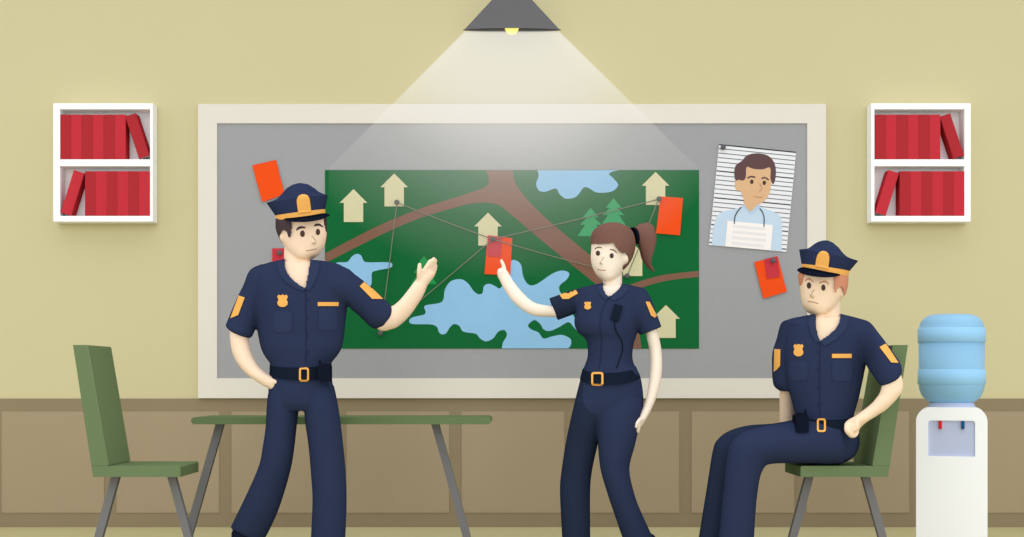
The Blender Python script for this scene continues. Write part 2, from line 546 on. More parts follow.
flat(bm, cr([(711.8, 244.9), (713, 230), (715.4, 220.4), (718, 215), (723, 211.6), (734, 209), (743.8, 206.3)], 4) + cr([(760.3, 207), (768, 209.8), (774.8, 212.4), (779.5, 215.5), (781.8, 221), (782, 235), (781.6, 251.0)], 4), q, .0005, 0)
flat(bm, [(743.8, 203), (742.5, 206.5), (747.3, 211), (750.6, 215.3), (756, 211), (760, 206), (757.2, 203)], q - .0006, .0005, 1)
flat(bm, cr([(743.9, 200), (744.2, 204.5), (748, 209.5), (750.8, 211.5), (755.5, 207), (757.5, 202.5)], 3), q - .0010, .0005, 2)
flat(bm, crc([(735.6, 180), (735.4, 187), (737, 190.5), (740.5, 191.2), (742.5, 196), (744.5, 200), (749, 203.6), (755, 205), (761, 203.4), (766, 199.3), (769.2, 193.5), (770.8, 186), (771, 166), (746, 165), (745, 178)], 3), q - .0014, .0005, 2)
flat(bm, crc([(734.3, 173), (735.8, 165.5), (742, 160.8), (746.9, 155.4), (756.6, 153.3), (767.5, 155.4), (774.3, 162.7), (776, 173.6), (774.2, 183), (772.2, 183.3), (770.4, 178), (770.2, 167.6), (762.7, 169.4), (753, 168.8), (746.6, 167), (745.8, 177.2), (742.8, 180.6), (738.5, 179.7), (735.6, 180.5)], 3), q - .0018, .0005, 3)
for ex, ey in ((751.8, 181.8), (764.3, 182.8)): flat(bm, oval(ex, ey, 1.8, 2.3, 12), q - .0022, .0005, 4)
flat(bm, ribbon([(747.6, 178.2), (751, 176.5), (755.3, 177.4)], 1.6), q - .0022, .0005, 3)
flat(bm, ribbon([(761.5, 178.6), (765, 177.6), (768.8, 180)], 1.6), q - .0022, .0005, 3)
flat(bm, ribbon([(759.4, 183.5), (761.8, 188.5), (759, 192)], 0.9), q - .0022, .0005, 5)
flat(bm, ribbon([(754, 196.3), (758.5, 197.4), (762.6, 197)], 0.9), q - .0022, .0005, 5)
flat(bm, ribbon([(741.4, 207), (737.6, 211.5), (734.9, 217), (734.3, 224)], 1.1), q - .0022, .0005, 6)
flat(bm, ribbon([(759.6, 208.5), (762.4, 212), (764.1, 218), (763.9, 227)], 1.1), q - .0022, .0005, 6)
obj('printed_portrait', bm, [MSH, MSC, MSK, MHR, EYE, mat('print_line', (196, 140, 112)), MST], photo)
bm = bmesh.new()
flat(bm, [(727.5, 220.8), (772.9, 225), (770.7, 250.3), (725.1, 246.3)], q - .0020, .0005, 0)
def pl(u, v): return (727.5 + 45.4 * u - 2.3 * v, 220.8 + 4.2 * u + 25.6 * v)
for v, u1 in ((.18, .85), (.40, .88), (.62, .88), (.84, .84)):
    P = [pl(.13, v - .05), pl(u1, v - .05), pl(u1, v + .06), pl(.13, v + .06)]
    flat(bm, P, q - .0024, .0005, 1)
obj('printed_placard', bm, [MPL, MTX], photo)
rebase(photo, at(748, 248, y0))

# ------------------------------------------------------------------ wall shelves with books
def shelf_unit(x0, x1, xa, xb, y0, y1, label):
    """outline px on the front plane; cells xa..xb"""
    YS = -0.115
    s = scale(YS)
    root = empty('wall_shelf', (0, 0, 0))
    tag(root, label, 'shelf', None)
    def part(name, X0, X1, Ya, Yb, m=WHITE, yf=YS, yb=-0.0015):
        a, b = at(X0, Ya, YS), at(X1, Yb, YS)
        bm = bmesh.new(); box(bm, a.x, b.x, yf, yb, b.z, a.z, bevel=0.002)
        obj(name, bm, m, root)
    part('side_panel', x0, xa, y0, y1); part('side_panel', xb, x1, y0, y1)
    part('top_panel', xa, xb, y0, 109.3); part('bottom_panel', xa, xb, 215.9, y1)
    part('middle_shelf', xa, xb, 159.3, 166.2)
    part('back_panel', xa, xb, 109.3, 215.9, CELL, -0.012, -0.0015)
    rebase(root, at((x0 + x1) / 2, y1, -0.06))
shelf_unit(53.2, 152.8, 60, 150, 103.3, 221.7, 'white two tier wall shelf of red books on the left side of the board')
shelf_unit(871.2, 970.8, 874.5, 964.5, 103.3, 221.7, 'white two tier wall shelf of red books above the water cooler')

def book_proto(m):
    s = scale(-0.11)
    w, h, d = 10.85 / s, 44.4 / s, 0.092
    bm = bmesh.new()
    # hard cover: spine rounded at the front, two boards
    t = 0.0035
    n = 6
    outer = []
    for k in range(n + 1):
        a = math.pi * k / n
        outer.append((-w / 2 * math.cos(a), -0.0035 * math.sin(a)))
    poly = outer + [(w / 2, d), (w / 2 - t, d), (w / 2 - t, t), (-w / 2 + t, t), (-w / 2 + t, d), (-w / 2, d)]
    f0 = [Vector((x, y, 0)) for x, y in poly]; f1 = [Vector((x, y, h)) for x, y in poly]
    prism(bm, f0, f1)
    o = obj('red_book', bm, m)
    bm = bmesh.new(); box(bm, -w / 2 + t, w / 2 - t, t, d - 0.004, 0.003, h - 0.003)
    obj('pages', bm, PAGES, o)
    return o
protoL, protoD = book_proto(BRED), book_proto(BDRED)
used = {id(protoL): False, id(protoD): False}
ORD = ['first', 'second', 'third', 'fourth', 'fifth', 'sixth']
def put_book(proto, px, py, rot, label, grp):
    if not used[id(proto)]:
        o = proto; used[id(proto)] = True
    else:
        o = copy_tree(proto)
    o.location = at(px, py, -0.108); o.rotation_euler = (0, rot, 0)
    tag(o, label, 'book', grp)
for ox, where in ((0.0, 'left wall shelf'), (814.7, 'right wall shelf')):
    for i in range(6):
        p = (protoD, protoL)[i % 2]; c = ('dark', 'bright')[i % 2]
        put_book(p, 60 + ox + 10.95 * (i + .5), 159.1, 0, '%s red book, %s from left, top row of the %s' % (c, ORD[i], where), 'upright red books')
        put_book(p, 85 + ox + 10.83 * (i + .5), 215.7, 0, '%s red book, %s upright after the leaning one, %s bottom row' % (c, ORD[i], where), 'upright red books')
    put_book(protoD, 144.2 + ox, 157.1, -math.atan2(12.9, 39.2), 'dark red book leaning against the top row of the %s' % where, 'leaning red books')
    put_book(protoL, 65.9 + ox, 214.0, math.atan2(13.3, 42.6), 'bright red book leaning against the bottom row of the %s' % where, 'leaning red books')

# ------------------------------------------------------------------ pendant lamp with its painted light cone
YL = -0.16
lamp = empty('pendant_lamp', (0, 0, 0))
tag(lamp, 'grey conical pendant lamp with a pale glowing cone of painted light above the map', 'lamp')
bm = bmesh.new()
zb = at(0, 30, YL).z
s = scale(YL)
outer = [(49.3, 30), (46.5, 28.4), (20.5, 0.3), (12, -8.2), (8, -11), (3, -12)]
n = 40; ra = 0.05
def lring(hw, py, k=1.0):
    out = []
    for i in range(n):
        a = 2 * math.pi * i / n
        out.append(Vector((hw / s * math.cos(a), YL + ra * hw / 49 * math.sin(a), at(0, py, YL).z)))
    return out
rings = [lring(h, y) for h, y in outer] + [lring(h - 1.2, y + 1.0) for h, y in reversed(outer[1:-1])] + [lring(47.8, 30)]
loops = [[bm.verts.new(p) for p in r] for r in rings]
loops.append(loops[0])
for a, b in zip(loops, loops[1:]):
    for i in range(n): bm.faces.new((a[i], a[(i + 1) % n], b[(i + 1) % n], b[i]))
bmesh.ops.recalc_face_normals(bm, faces=bm.faces)
obj('lamp_shade', bm, LAMPG, lamp)
bm = bmesh.new(); tube(bm, [(0, YL, at(0, -11, YL).z), (0, YL, 3.6), (0, YL, 4.20)], [0.006] * 3, 10)
obj('cord', bm, BLACK, lamp)
bm = bmesh.new()
ellipsoid(bm, at(511.8, 27.6, YL), 7 / s, 0.04, 7.0 / s)
BULB = mat('bulb_yellow', (250, 240, 130))
nb = BULB.node_tree.nodes['Principled BSDF']
nb.inputs['Emission Color'].default_value = (1.0, 0.88, 0.22, 1); nb.inputs['Emission Strength'].default_value = 0.6
obj('bulb', bm, BULB, lamp, smooth=True)
# painted light cone: the volume glows by itself, fading away from the lamp
BEAM = bpy.data.materials.new('painted_glow'); BEAM.use_nodes = True
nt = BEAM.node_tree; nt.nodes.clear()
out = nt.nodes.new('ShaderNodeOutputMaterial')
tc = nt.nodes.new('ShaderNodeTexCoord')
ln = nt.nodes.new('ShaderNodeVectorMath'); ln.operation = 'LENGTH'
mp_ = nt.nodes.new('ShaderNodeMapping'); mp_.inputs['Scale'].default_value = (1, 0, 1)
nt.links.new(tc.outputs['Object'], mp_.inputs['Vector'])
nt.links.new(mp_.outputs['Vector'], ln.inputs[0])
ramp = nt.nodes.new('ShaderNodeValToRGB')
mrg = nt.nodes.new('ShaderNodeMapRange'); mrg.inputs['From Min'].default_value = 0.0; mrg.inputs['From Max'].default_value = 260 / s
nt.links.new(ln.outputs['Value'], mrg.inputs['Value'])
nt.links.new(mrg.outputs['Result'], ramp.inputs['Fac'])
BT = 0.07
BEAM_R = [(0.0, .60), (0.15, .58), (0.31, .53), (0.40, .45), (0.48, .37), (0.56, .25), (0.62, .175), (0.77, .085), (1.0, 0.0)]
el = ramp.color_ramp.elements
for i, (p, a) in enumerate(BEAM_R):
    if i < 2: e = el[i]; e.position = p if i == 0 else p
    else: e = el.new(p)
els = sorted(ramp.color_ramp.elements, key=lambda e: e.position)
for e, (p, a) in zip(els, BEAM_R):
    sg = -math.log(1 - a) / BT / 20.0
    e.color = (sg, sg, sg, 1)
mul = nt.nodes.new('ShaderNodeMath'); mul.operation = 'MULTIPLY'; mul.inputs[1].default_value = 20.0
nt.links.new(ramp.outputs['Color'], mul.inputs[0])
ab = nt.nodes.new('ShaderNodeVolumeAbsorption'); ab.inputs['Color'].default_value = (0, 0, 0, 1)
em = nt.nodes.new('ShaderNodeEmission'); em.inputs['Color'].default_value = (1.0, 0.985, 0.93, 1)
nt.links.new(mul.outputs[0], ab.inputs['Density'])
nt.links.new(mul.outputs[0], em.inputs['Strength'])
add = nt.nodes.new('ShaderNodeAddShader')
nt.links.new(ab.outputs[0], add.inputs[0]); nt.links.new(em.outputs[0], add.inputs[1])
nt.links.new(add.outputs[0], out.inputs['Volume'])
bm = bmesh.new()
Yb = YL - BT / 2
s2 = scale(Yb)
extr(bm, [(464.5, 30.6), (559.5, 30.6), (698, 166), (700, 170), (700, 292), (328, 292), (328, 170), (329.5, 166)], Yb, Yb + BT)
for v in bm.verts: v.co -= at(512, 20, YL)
beam = obj('painted_light_cone', bm, BEAM, lamp)
base = at(512, 20, YL)
# parts so far are in world coordinates: move them into the lamp's frame
for c in children(lamp):
    if c is not beam: c.data.transform(Matrix.Translation(-base))
lamp.location = base

# ------------------------------------------------------------------ chairs and table
def chair(mirror, label, Y1=-2.25, Y2=-1.86):
    root = empty('side_chair', (0, 0, 0))
    tag(root, label, 'chair')
    fx = (lambda x: 981 - x) if mirror else (lambda x: x)
    P = lambda pts: [(fx(x), y) for x, y in pts]
    bm = bmesh.new()
    extr(bm, P([(73, 345), (87, 345), (107.3, 465.8), (91.3, 465.8)]), Y1, Y2)
    obj('backrest', bm, GREENL, root)
    bm = bmesh.new()
    extr(bm, P([(87.05, 345.2), (88.0, 345.2), (108.4, 465.4), (107.4, 465.4)]), Y1 + 0.0, Y2)
    obj('backrest_front', bm, GREEND, root)  # thin layer of darker green over the backrest front
    bm = bmesh.new()
    extr(bm, P([(93, 477), (91.3, 466), (179, 466), (180.4, 467.2), (180.4, 477)]), Y1, Y2)
    obj('seat', bm, GREENL, root)
    Ym = (Y1 + Y2) / 2
    d = Ym - CAMY
    yfl = HY + CAMZ * F / d
    for (xa, xb) in ((115.6, 98.85), (170.4, 186.75)):
        tt = (yfl - 3.5 - 472) / (537 - 476)
        xe = xa + (xb - xa) * tt
        bm = bmesh.new()
        q = lambda x, y, dd: at(fx(x), y, Ym + dd)
        fr = [q(xa - 4, 474, -.02), q(xa + 4, 474, -.02), q(xe + 4, yfl - 3, -.02), q(xe - 4, yfl - 3, -.02)]
        prism(bm, fr, [p + Vector((0, .04, 0)) for p in fr])
        leg = obj('leg', bm, LEGG, root)
        bm = bmesh.new()
        c = q(xe, yfl, 0)
        box(bm, c.x - .022, c.x + .022, Y1 + .02, Y2 - .02, 0.0, 0.022, bevel=.006)
        obj('foot_bar', bm, LEGG, leg)
    c = at(fx(140), yfl, Ym); c.z = 0
    rebase(root, c)
chair(False, 'empty green side chair with grey legs left of the long table')
chair(True, 'green side chair under the seated man beside the water cooler', -2.17, -1.78)

root = empty('long_table', (0, 0, 0))
tag(root, 'long thin green topped table with two slanted grey legs behind the standing man', 'table')
Y1, Y2 = -1.78, -1.36; Ym = (Y1 + Y2) / 2
bm = bmesh.new()
extr(bm, rrect(191, 417.2, 491.3, 424.3, 3.5), Y1, Y2)
obj('tabletop', bm, TABLEG, root)
d = Ym - CAMY; yfl = HY + CAMZ * F / d
for xa, xb in ((220.1, 187.5), (434.5, 466.6)):
    t = (yfl - 3 - 424) / (537 - 424); xe = xa + (xb - xa) * t
    bm = bmesh.new()
    fr = [at(xa - 4, 421.8, Ym - .02), at(xa + 4, 421.8, Ym - .02), at(xe + 4, yfl - 3, Ym - .02), at(xe - 4, yfl - 3, Ym - .02)]
    prism(bm, fr, [p + Vector((0, .04, 0)) for p in fr])
    leg = obj('leg', bm, LEGG, root)
    c = at(xe, yfl, Ym)
    bm = bmesh.new(); box(bm, c.x - .022, c.x + .022, Y1 + .03, Y2 - .03, 0.0, 0.022, bevel=.006)
    obj('foot_bar', bm, LEGG, leg)
c = at(341, 500, Ym); c.z = 0
rebase(root, c)

# ------------------------------------------------------------------ water cooler
YW = -1.75
th = math.atan2(951.5 - 512, F)
cfront = at(951.5, 480, YW); cfront.z = 0
dpt = 0.30
ctr = cfront + Vector((math.sin(th), math.cos(th), 0)) * (dpt / 2)
cool = empty('water_cooler', ctr, -th)
tag(cool, 'white water cooler with a blue bottle on top beside the occupied chair', 'water cooler')
sv = scale(YW); sh = sv / math.cos(th)
lx = lambda px: (px - 951.5) / sh
lz = lambda py: CAMZ - (py - HY) / sv
LAV = mat('cooler_lavender', (190, 198, 224), var=0.005, gain=1.08)
BOT = mat('bottle_blue', (147, 196, 228), rough=.35, spec=.1, trans=.06, var=.005, gain=1.04)
BAND = mat('bottle_band_blue', (158, 210, 246), rough=.35, spec=.1, var=.005)
# body with a recess
bm = bmesh.new()
fy = -dpt / 2
top = lz(407.4); R = 14 / sv
out = []
for a0, cx, in ((0, lx(987.3) - R), (90, lx(915.8) + R)):
    for k in range(9):
        a = math.radians(a0 + 90 * k / 8)
        out.append((cx + R * math.cos(a), top - R + R * math.sin(a)))
out += [(lx(915.8), 0.012), (lx(987.3), 0.012)]
r2 = 2.5 / sv
hx0, hx1, hz0, hz1 = lx(928.1), lx(975), lz(456.4), lz(420.6)
hole = [(hx0, hz0), (hx0, hz1 - r2), (hx0 + r2 * .3, hz1 - r2 * .3), (hx0 + r2, hz1), (hx1 - r2, hz1), (hx1 - r2 * .3, hz1 - r2 * .3), (hx1, hz1 - r2), (hx1, hz0)]
of = [bm.verts.new((x, fy, z)) for x, z in out]; ob = [bm.verts.new((x, -fy, z)) for x, z in out]
hf = [bm.verts.new((x, fy, z)) for x, z in hole]; hb = [bm.verts.new((x, fy + .035, z)) for x, z in hole]
es = []
for L in (of, hf):
    for i in range(len(L)): es.append(bm.edges.new((L[i], L[(i + 1) % len(L)])))
bmesh.ops.triangle_fill(bm, edges=es, use_beauty=True)
for i in range(len(of)):
    j = (i + 1) % len(of); bm.faces.new((of[i], of[j], ob[j], ob[i]))
bm.faces.new(ob)
for i in range(len(hf)):
    j = (i + 1) % len(hf); bm.faces.new((hf[i], hf[j], hb[j], hb[i]))
bm.faces.new(hb)
bmesh.ops.recalc_face_normals(bm, faces=bm.faces)
body = obj('cabinet', bm, WHITE, cool)
bm = bmesh.new(); box(bm, lx(920), lx(983), fy + .02, -fy - .02, 0, 0.012)
obj('foot_plate', bm, LEGG, cool)
bm = bmesh.new()
hp = [Vector((x, fy + .012, z)) for x, z in hole]
prism(bm, hp, [p + Vector((0, .022, 0)) for p in hp])
obj('dispensing_bay', bm, LAV, cool)
for px, m in ((940.3, mat('tap_red', (222, 48, 58))), (962.9, mat('tap_blue', (28, 92, 140)))):
    bm = bmesh.new()
    box(bm, lx(px - 1.6), lx(px + 1.6), fy - .004, fy + .02, lz(429.0), lz(421.0), bevel=.002)
    box(bm, lx(px - 1.2), lx(px + 1.2), fy - .012, fy + .004, lz(429.0), lz(426.5), bevel=.002)
    obj('tap', bm, m, cool)
def lathe(bm, prof, n=72, mi=0):
    loops = []
    for r, z in prof:
        loops.append([bm.verts.new((max(r, 1e-4) * math.cos(2 * math.pi * k / n), max(r, 1e-4) * math.sin(2 * math.pi * k / n), z)) for k in range(n)])
    for a, b in zip(loops, loops[1:]):
        for k in range(n): bm.faces.new((a[k], a[(k + 1) % n], b[(k + 1) % n], b[k])).material_index = mi
    bmesh.ops.recalc_face_normals(bm, faces=bm.faces)
dc = YW + (dpt / 2) * math.cos(th)
sc_v = scale(dc); sc_h = sc_v / math.cos(th)
bz = lambda py: CAMZ - (py - HY) / sc_v
br = lambda w: w / sc_h
bm = bmesh.new()
lathe(bm, [(0, bz(409)), (br(23.5), bz(411)), (br(23.5), bz(405.5)), (br(21.5), bz(402)), (0, bz(402))])
obj('bottle_collar', bm, LAV, cool, smooth=False)
prof = [(0, bz(402.5)), (br(22), bz(402.5)), (br(26.5), bz(399.5)), (br(30), bz(395.5)), (br(32.6), bz(389)), (br(33.2), bz(384.8))]
prof += [(br(33.2), bz(327.8))]
for k in range(7):
    a = math.radians(90 * k / 6)
    prof.append((br(17.5 + 15.2 * math.cos(a)), bz(328.2 - 13.7 * math.sin(a))))
prof.append((0, bz(314.3)))
bm = bmesh.new(); lathe(bm, prof)
bottle = obj('water_bottle', bm, BOT, cool, smooth=True)
for a, b in ((327.8, 342.8), (369.3, 384.8)):
    bm = bmesh.new()
    lathe(bm, [(br(33.0), bz(b)), (br(34.2), bz(b - .8)), (br(34.2), bz(a + .8)), (br(33.0), bz(a))])
    obj('bottle_band', bm, BAND, bottle, smooth=True)

# ------------------------------------------------------------------ people
def skin_body(parts, voxel=0.0055):
    bm = bmesh.new()
    for fn in parts: fn(bm)
    return remesh(bm, voxel, 2)

def rings_fn(rings, Y, dep, **kw):
    return lambda bm: loft(bm, rings, Y, dep, **kw)

def fingers(bm, specs):
    """specs: list of (list of (px,py,Y), radii px)"""
    for pts, r in specs: ptube(bm, pts, r, 10, 4)

def assign(bm, fn, mi):
    for f in bm.faces:
        c = f.calc_center_median()
        x, y = proj(c)
        if fn(x, y, c): f.material_index = mi

def cut_front(bm, poly, Y):
    """open a neckline / hairline: remove the faces towards the viewer inside the outline"""
    dead = []
    for f in bm.faces:
        c = f.calc_center_median()
        if c.y < Y and inpoly(*proj(c), poly): dead.append(f)
    bmesh.ops.delete(bm, geom=dead, context='FACES')

def thicken(bm, th):
    bm.normal_update()
    bmesh.ops.solidify(bm, geom=bm.faces[:], thickness=th)

def features(bm, bv, Y, items):
    for poly, mi, h in items: decal(bm, poly, [bv], Y, h, mi, step=2.0, sink=0.002)

def shoe(parent, heel, toe, w=0.048, hgt=0.085, raise_heel=0.0):
    """dark leather shoe with heel and sole, from heel point to toe point (world x,y)"""
    h = Vector((heel[0], heel[1], 0)); t = Vector((toe[0], toe[1], 0))
    L = (t - h).length; u = (t - h).normalized(); v = Vector((-u.y, u.x, 0))
    bm = bmesh.new()
    prof = [(-0.02, .55, .06), (0.0, .8, .085), (.12, .86, .10), (.28, .85, .095), (.42, .9, .075), (.6, 1.0, .06), (.78, 1.0, .05), (.92, .78, .04), (.99, .4, .028)]
    loops = []
    for a, ww, hh in prof:
        p = h + u * (a * L); lift = raise_heel * max(0, .65 - a)
        lp = []
        for k in range(16):
            an = 2 * math.pi * k / 16
            c, s = math.cos(an), math.sin(an)
            z = 0.014 + hh * .5 + s * hh * .5 * (1 if s > 0 else 1)
            lp.append(bm.verts.new(p + v * (w * ww * math.copysign(abs(c) ** .7, c)) + Vector((0, 0, z + lift))))
        loops.append(lp)
    for a, b in zip(loops, loops[1:]):
        for k in range(16): bm.faces.new((a[k], a[(k + 1) % 16], b[(k + 1) % 16], b[k]))
    bm.faces.new(loops[0]); bm.faces.new(loops[-1])
    bmesh.ops.recalc_face_normals(bm, faces=bm.faces)
    o = obj('shoe', bm, VISOR, parent, smooth=True)
    bm = bmesh.new()
    out = []
    for a, ww, hh in prof: out.append((a, ww * 1.04))
    top = [h + u * (a * L) + v * (w * ww) for a, ww in out] + [h + u * (a * L) - v * (w * ww) for a, ww in reversed(out)]
    lf = [raise_heel * max(0, .65 - a) for a, ww in out]; lf = lf + lf[::-1]
    prism(bm, [p + Vector((0, 0, z + .018)) for p, z in zip(top, lf)], [p + Vector((0, 0, z)) for p, z in zip(top, lf)])
    obj('sole', bm, BLACK, o)
    return o

def ankles(bm, tops, Y, shoes):
    for (px, py, dy), (x, y) in zip(tops, shoes):
        a = at(px, py, Y + dy)
        tube(bm, [a, Vector((x, y, .09)), Vector((x, y, .05))], [.05, .04, .04], 12, 3)

SOCK = mat('sock_black', (30, 36, 52))
def socks(parent, tops, Y, shoes):
    for (px, py, dy), (x, y) in zip(tops, shoes):
        a = at(px, py, Y + dy)
        bm = bmesh.new()
        tube(bm, [a, Vector((x, y, .10)), Vector((x, y, .055))], [.056, .047, .047], 16, 4)
        obj('sock', bm, SOCK, parent, smooth=True)

def cap(parent, Y, crown, band_i, visor_top, visor_bot, emblem, bv_extra):
    """peaked cap: crown lofted in tilted rings, band, visor sheet, gold emblem"""
    bm = bmesh.new()
    sg = (HY - crown[0][0][1] / 2 - crown[0][1][1] / 2) * .116 / 6.95
    loft(bm, crown, Y, .12, seg=40, sub=1, sag=sg)
    bmesh.ops.recalc_face_normals(bm, faces=bm.faces)
    bc = bvh_of(bm)
    c = obj('cap', bm, NAVY, parent, smooth=False)
    bm = bmesh.new(); loft(bm, band_i, Y, .116, seg=40, sub=1, sag=sg)
    bmesh.ops.recalc_face_normals(bm, faces=bm.faces)
    bb = bvh_of(bm)
    obj('cap_band', bm, GOLD, c)
    bm = bmesh.new(); decal(bm, emblem, [bc, bb], Y, .006, 0, 2.5)
    obj('cap_emblem', bm, GOLD, c)
    # visor: sheet from the band outwards and down
    n = 18
    T = cr(visor_top, 6); B = cr(visor_bot, 6)
    def resample(P, m):
        L = [0]
        for a, b in zip(P, P[1:]): L.append(L[-1] + math.hypot(b[0] - a[0], b[1] - a[1]))
        o = []
        for k in range(m):
            t = L[-1] * k / (m - 1)
            i = max(j for j in range(len(L)) if L[j] <= t + 1e-9); i = min(i, len(P) - 2)
            q = (t - L[i]) / ((L[i + 1] - L[i]) or 1)
            o.append((P[i][0] + (P[i + 1][0] - P[i][0]) * q, P[i][1] + (P[i + 1][1] - P[i][1]) * q))
        return o
    T = resample(T, n); B = resample(B, n)
    bm = bmesh.new()
    cx = (T[0][0] + T[-1][0]) / 2; hw = abs(T[-1][0] - T[0][0]) / 2
    grid = []
    for i in range(n):
        u = (T[i][0] - cx) / hw
        h0, _ = surf(T[i][0], T[i][1] - 1.0, [bb], Y); y0 = h0.y - .002
        row = []
        for k in range(5):
            f = k / 4
            px = T[i][0] + (B[i][0] - T[i][0]) * f; py = T[i][1] + (B[i][1] - T[i][1]) * f
            yv = y0 - .065 * f * math.sqrt(max(0, 1 - (u * .98) ** 2))
            hh, _ = ray(px, py, [bv_extra, bb])
            if hh is not None: yv = min(yv, hh.y - .022)
            row.append(at(px, py, yv))
        grid.append(row)
    V = [[bm.verts.new(p) for p in r] for r in grid]; W = [[bm.verts.new(p + Vector((0, .006, .002))) for p in r] for r in grid]
    for i in range(n - 1):
        for k in range(4):
            bm.faces.new((V[i][k], V[i + 1][k], V[i + 1][k + 1], V[i][k + 1]))
            bm.faces.new((W[i][k], W[i][k + 1], W[i + 1][k + 1], W[i + 1][k]))
        bm.faces.new((V[i][4], V[i + 1][4], W[i + 1][4], W[i][4])); bm.faces.new((V[i][0], W[i][0], W[i + 1][0], V[i + 1][0]))
    bmesh.ops.recalc_face_normals(bm, faces=bm.faces)
    obj('visor', bm, VISOR, c, smooth=False)
    return c

def badge_poly(x0, y0, x1, y1):
    w, h = x1 - x0, y1 - y0
    P = [(.12, .03), (.3, .1), (.5, .02), (.7, .1), (.88, .03), (1, .2), (.88, .42), (1, .65), (.93, .85), (.7, .98), (.5, 1), (.3, .98), (.07, .85), (0, .65), (.12, .42), (0, .2)]
    return [(x0 + w * a, y0 + h * b) for a, b in P]

def cloth_piece(name, poly, bvs, Y, m, parent, h=.003, step=3.0):
    bm = bmesh.new(); decal(bm, poly, bvs, Y, h, 0, step)
    return obj(name, bm, m, parent)

def buckle(x0, y0, x1, y1, bvs, Y, parent, t=1.9):
    o = rrect(x0, y0, x1, y1, 2.4, 4); i = rrect(x0 + t, y0 + t, x1 - t, y1 - t, 1.2, 4)
    bm = bmesh.new()
    n = len(o)
    for k in range(n):
        j = (k + 1) % n
        decal(bm, [o[k], o[j], i[j], i[k]], bvs, Y, .007, 0, 4.0)
    bmesh.ops.remove_doubles(bm, verts=bm.verts, dist=1e-5)
    return obj('buckle', bm, GOLD, parent)

# ======================================================= standing man
Y = -2.03
torso = [((284, 259.2), (310.5, 260), .06), ((267, 263.3), (328, 261.6), .078), ((252, 269), (344, 267), .092), ((248, 281), (348, 281), .112),
         ((251.5, 303), (347.5, 303), .125), ((255.5, 322), (345.7, 320), .126), ((257.7, 333), (343.9, 338)), ((260.5, 346.5), (341.6, 348), .12),
         ((264.7, 356), (337.4, 355.5), .116), ((270.3, 364), (331.3, 363.3), .112), ((270.3, 371), (331.2, 371), .11)]
slv_l = [((262, 264), (282, 280), .07), ((250.2, 270.1), (274, 290), .085), ((243.8, 285), (268, 300), .082), ((238.2, 296.1), (262, 312), .078), ((228.6, 318.5), (257, 324), .074, -.01), ((226.2, 326.5), (251.9, 336.5), .07, -.02), ((232, 331.8), (247, 338), .06, -.02)]
slv_r = [((322, 261), (328, 310), .09), ((346, 267.6), (346.5, 306.3), .09), ((355, 274.4), (351.5, 309.8), .086), ((363.8, 280.9), (356.6, 313.6), .08, .01), ((374, 289.6), (363.5, 320.2), .075, .02), ((383.5, 298.3), (370.8, 327.2), .07, .03), ((393.2, 308.8), (376.3, 329), .066, .04), ((392, 316), (382.5, 327.6), .055, .04)]
head = [((290, 203), (314, 201), .06), ((281, 212), (321.5, 209), .09), ((277.6, 220), (325.8, 217), .102), ((278.6, 231), (326.7, 230), .104), ((281.2, 240), (326.2, 238), .103),
        ((284.3, 246), (324.2, 245.6), .101), ((287.6, 251), (321.2, 251), .098), ((291.8, 255.2), (317.5, 255.3), .093), ((297, 258.6), (311.5, 258.8), .082), ((301, 260.4), (307.6, 260.4), .06)]
neck = [((285, 240), (309, 240), .062, .01), ((284.2, 252), (309.8, 252), .062, .01), ((284, 262), (310.2, 262), .062, .005), ((283, 272), (313, 272), .07), ((276, 284), (322, 284), .085)]
pelvis = [((270.4, 364), (331, 364), .108), ((269.2, 377), (331.7, 377), .112), ((268.4, 392), (334.4, 392), .115), ((267.4, 403), (336.6, 403), .108), ((269, 410.5), (337, 410.5), .085)]
leg_a = [((270, 386), (298, 388), .09, .0), ((267.4, 400), (299, 403), .095), ((265.9, 426), (296.6, 426), .09), ((263, 446), (294.3, 447), .086), ((259.3, 464.8), (291.6, 464.8), .082, .01), ((250.5, 486), (286.2, 486), .078, .03), ((241, 506), (278, 511), .075, .05), ((231.4, 525.8), (268.5, 532), .075, .08), ((231.5, 527.5), (263, 541), .072, .09)]
leg_b = [((304, 388), (334, 386), .085, -.005), ((304, 402), (337, 400), .094, -.015), ((305, 420), (340, 418), .092, -.02), ((308.6, 446), (343.2, 445), .088, -.02), ((310.9, 472.5), (345.4, 468), .084, -.02), ((312.5, 499.5), (346.6, 499.5), .082, -.02), ((311, 537), (345.4, 537), .08, -.02), ((310, 561), (344.5, 561), .078, -.02)]
arm_l = [((248, 280), (270, 290), .055), ((233, 312), (255, 322), .05, -.01), ((229.8, 331.6), (248.8, 336), .046, -.02), ((231.2, 347.8), (250.4, 348.5), .044, -.03), ((234, 357), (253, 356), .042, -.035), ((238.2, 364.6), (256.8, 363.2), .04, -.04), ((244.5, 372.2), (261, 368.6), .037, -.045), ((252.1, 378.6), (266.1, 373), .034, -.05), ((262, 385), (271.5, 376.3), .031, -.05), ((272.6, 390.3), (277.3, 379.4), .03, -.045), ((281, 393), (284, 383), .028, -.035)]
arm_r = [((330, 266), (340, 300), .06), ((372, 295), (364, 316), .052, .02), ((385, 305), (375, 327.5), .05, .035), ((391.7, 306.1), (383, 331.2), .047, .045), ((396, 303.3), (391, 329.5), .045, .05), ((400.5, 299.2), (398.2, 326.6), .043, .055), ((407.5, 290.6), (408.8, 317), .04, .07), ((413.2, 283), (417.5, 305), .036, .085), ((416.6, 278.6), (424, 294), .033, .1), ((418, 274), (428, 284.5), .032, .105), ((421.6, 271), (433.2, 278), .03, .11), ((424.5, 268.5), (435.2, 273.5), .027, .11)]
HY1 = Y + .11
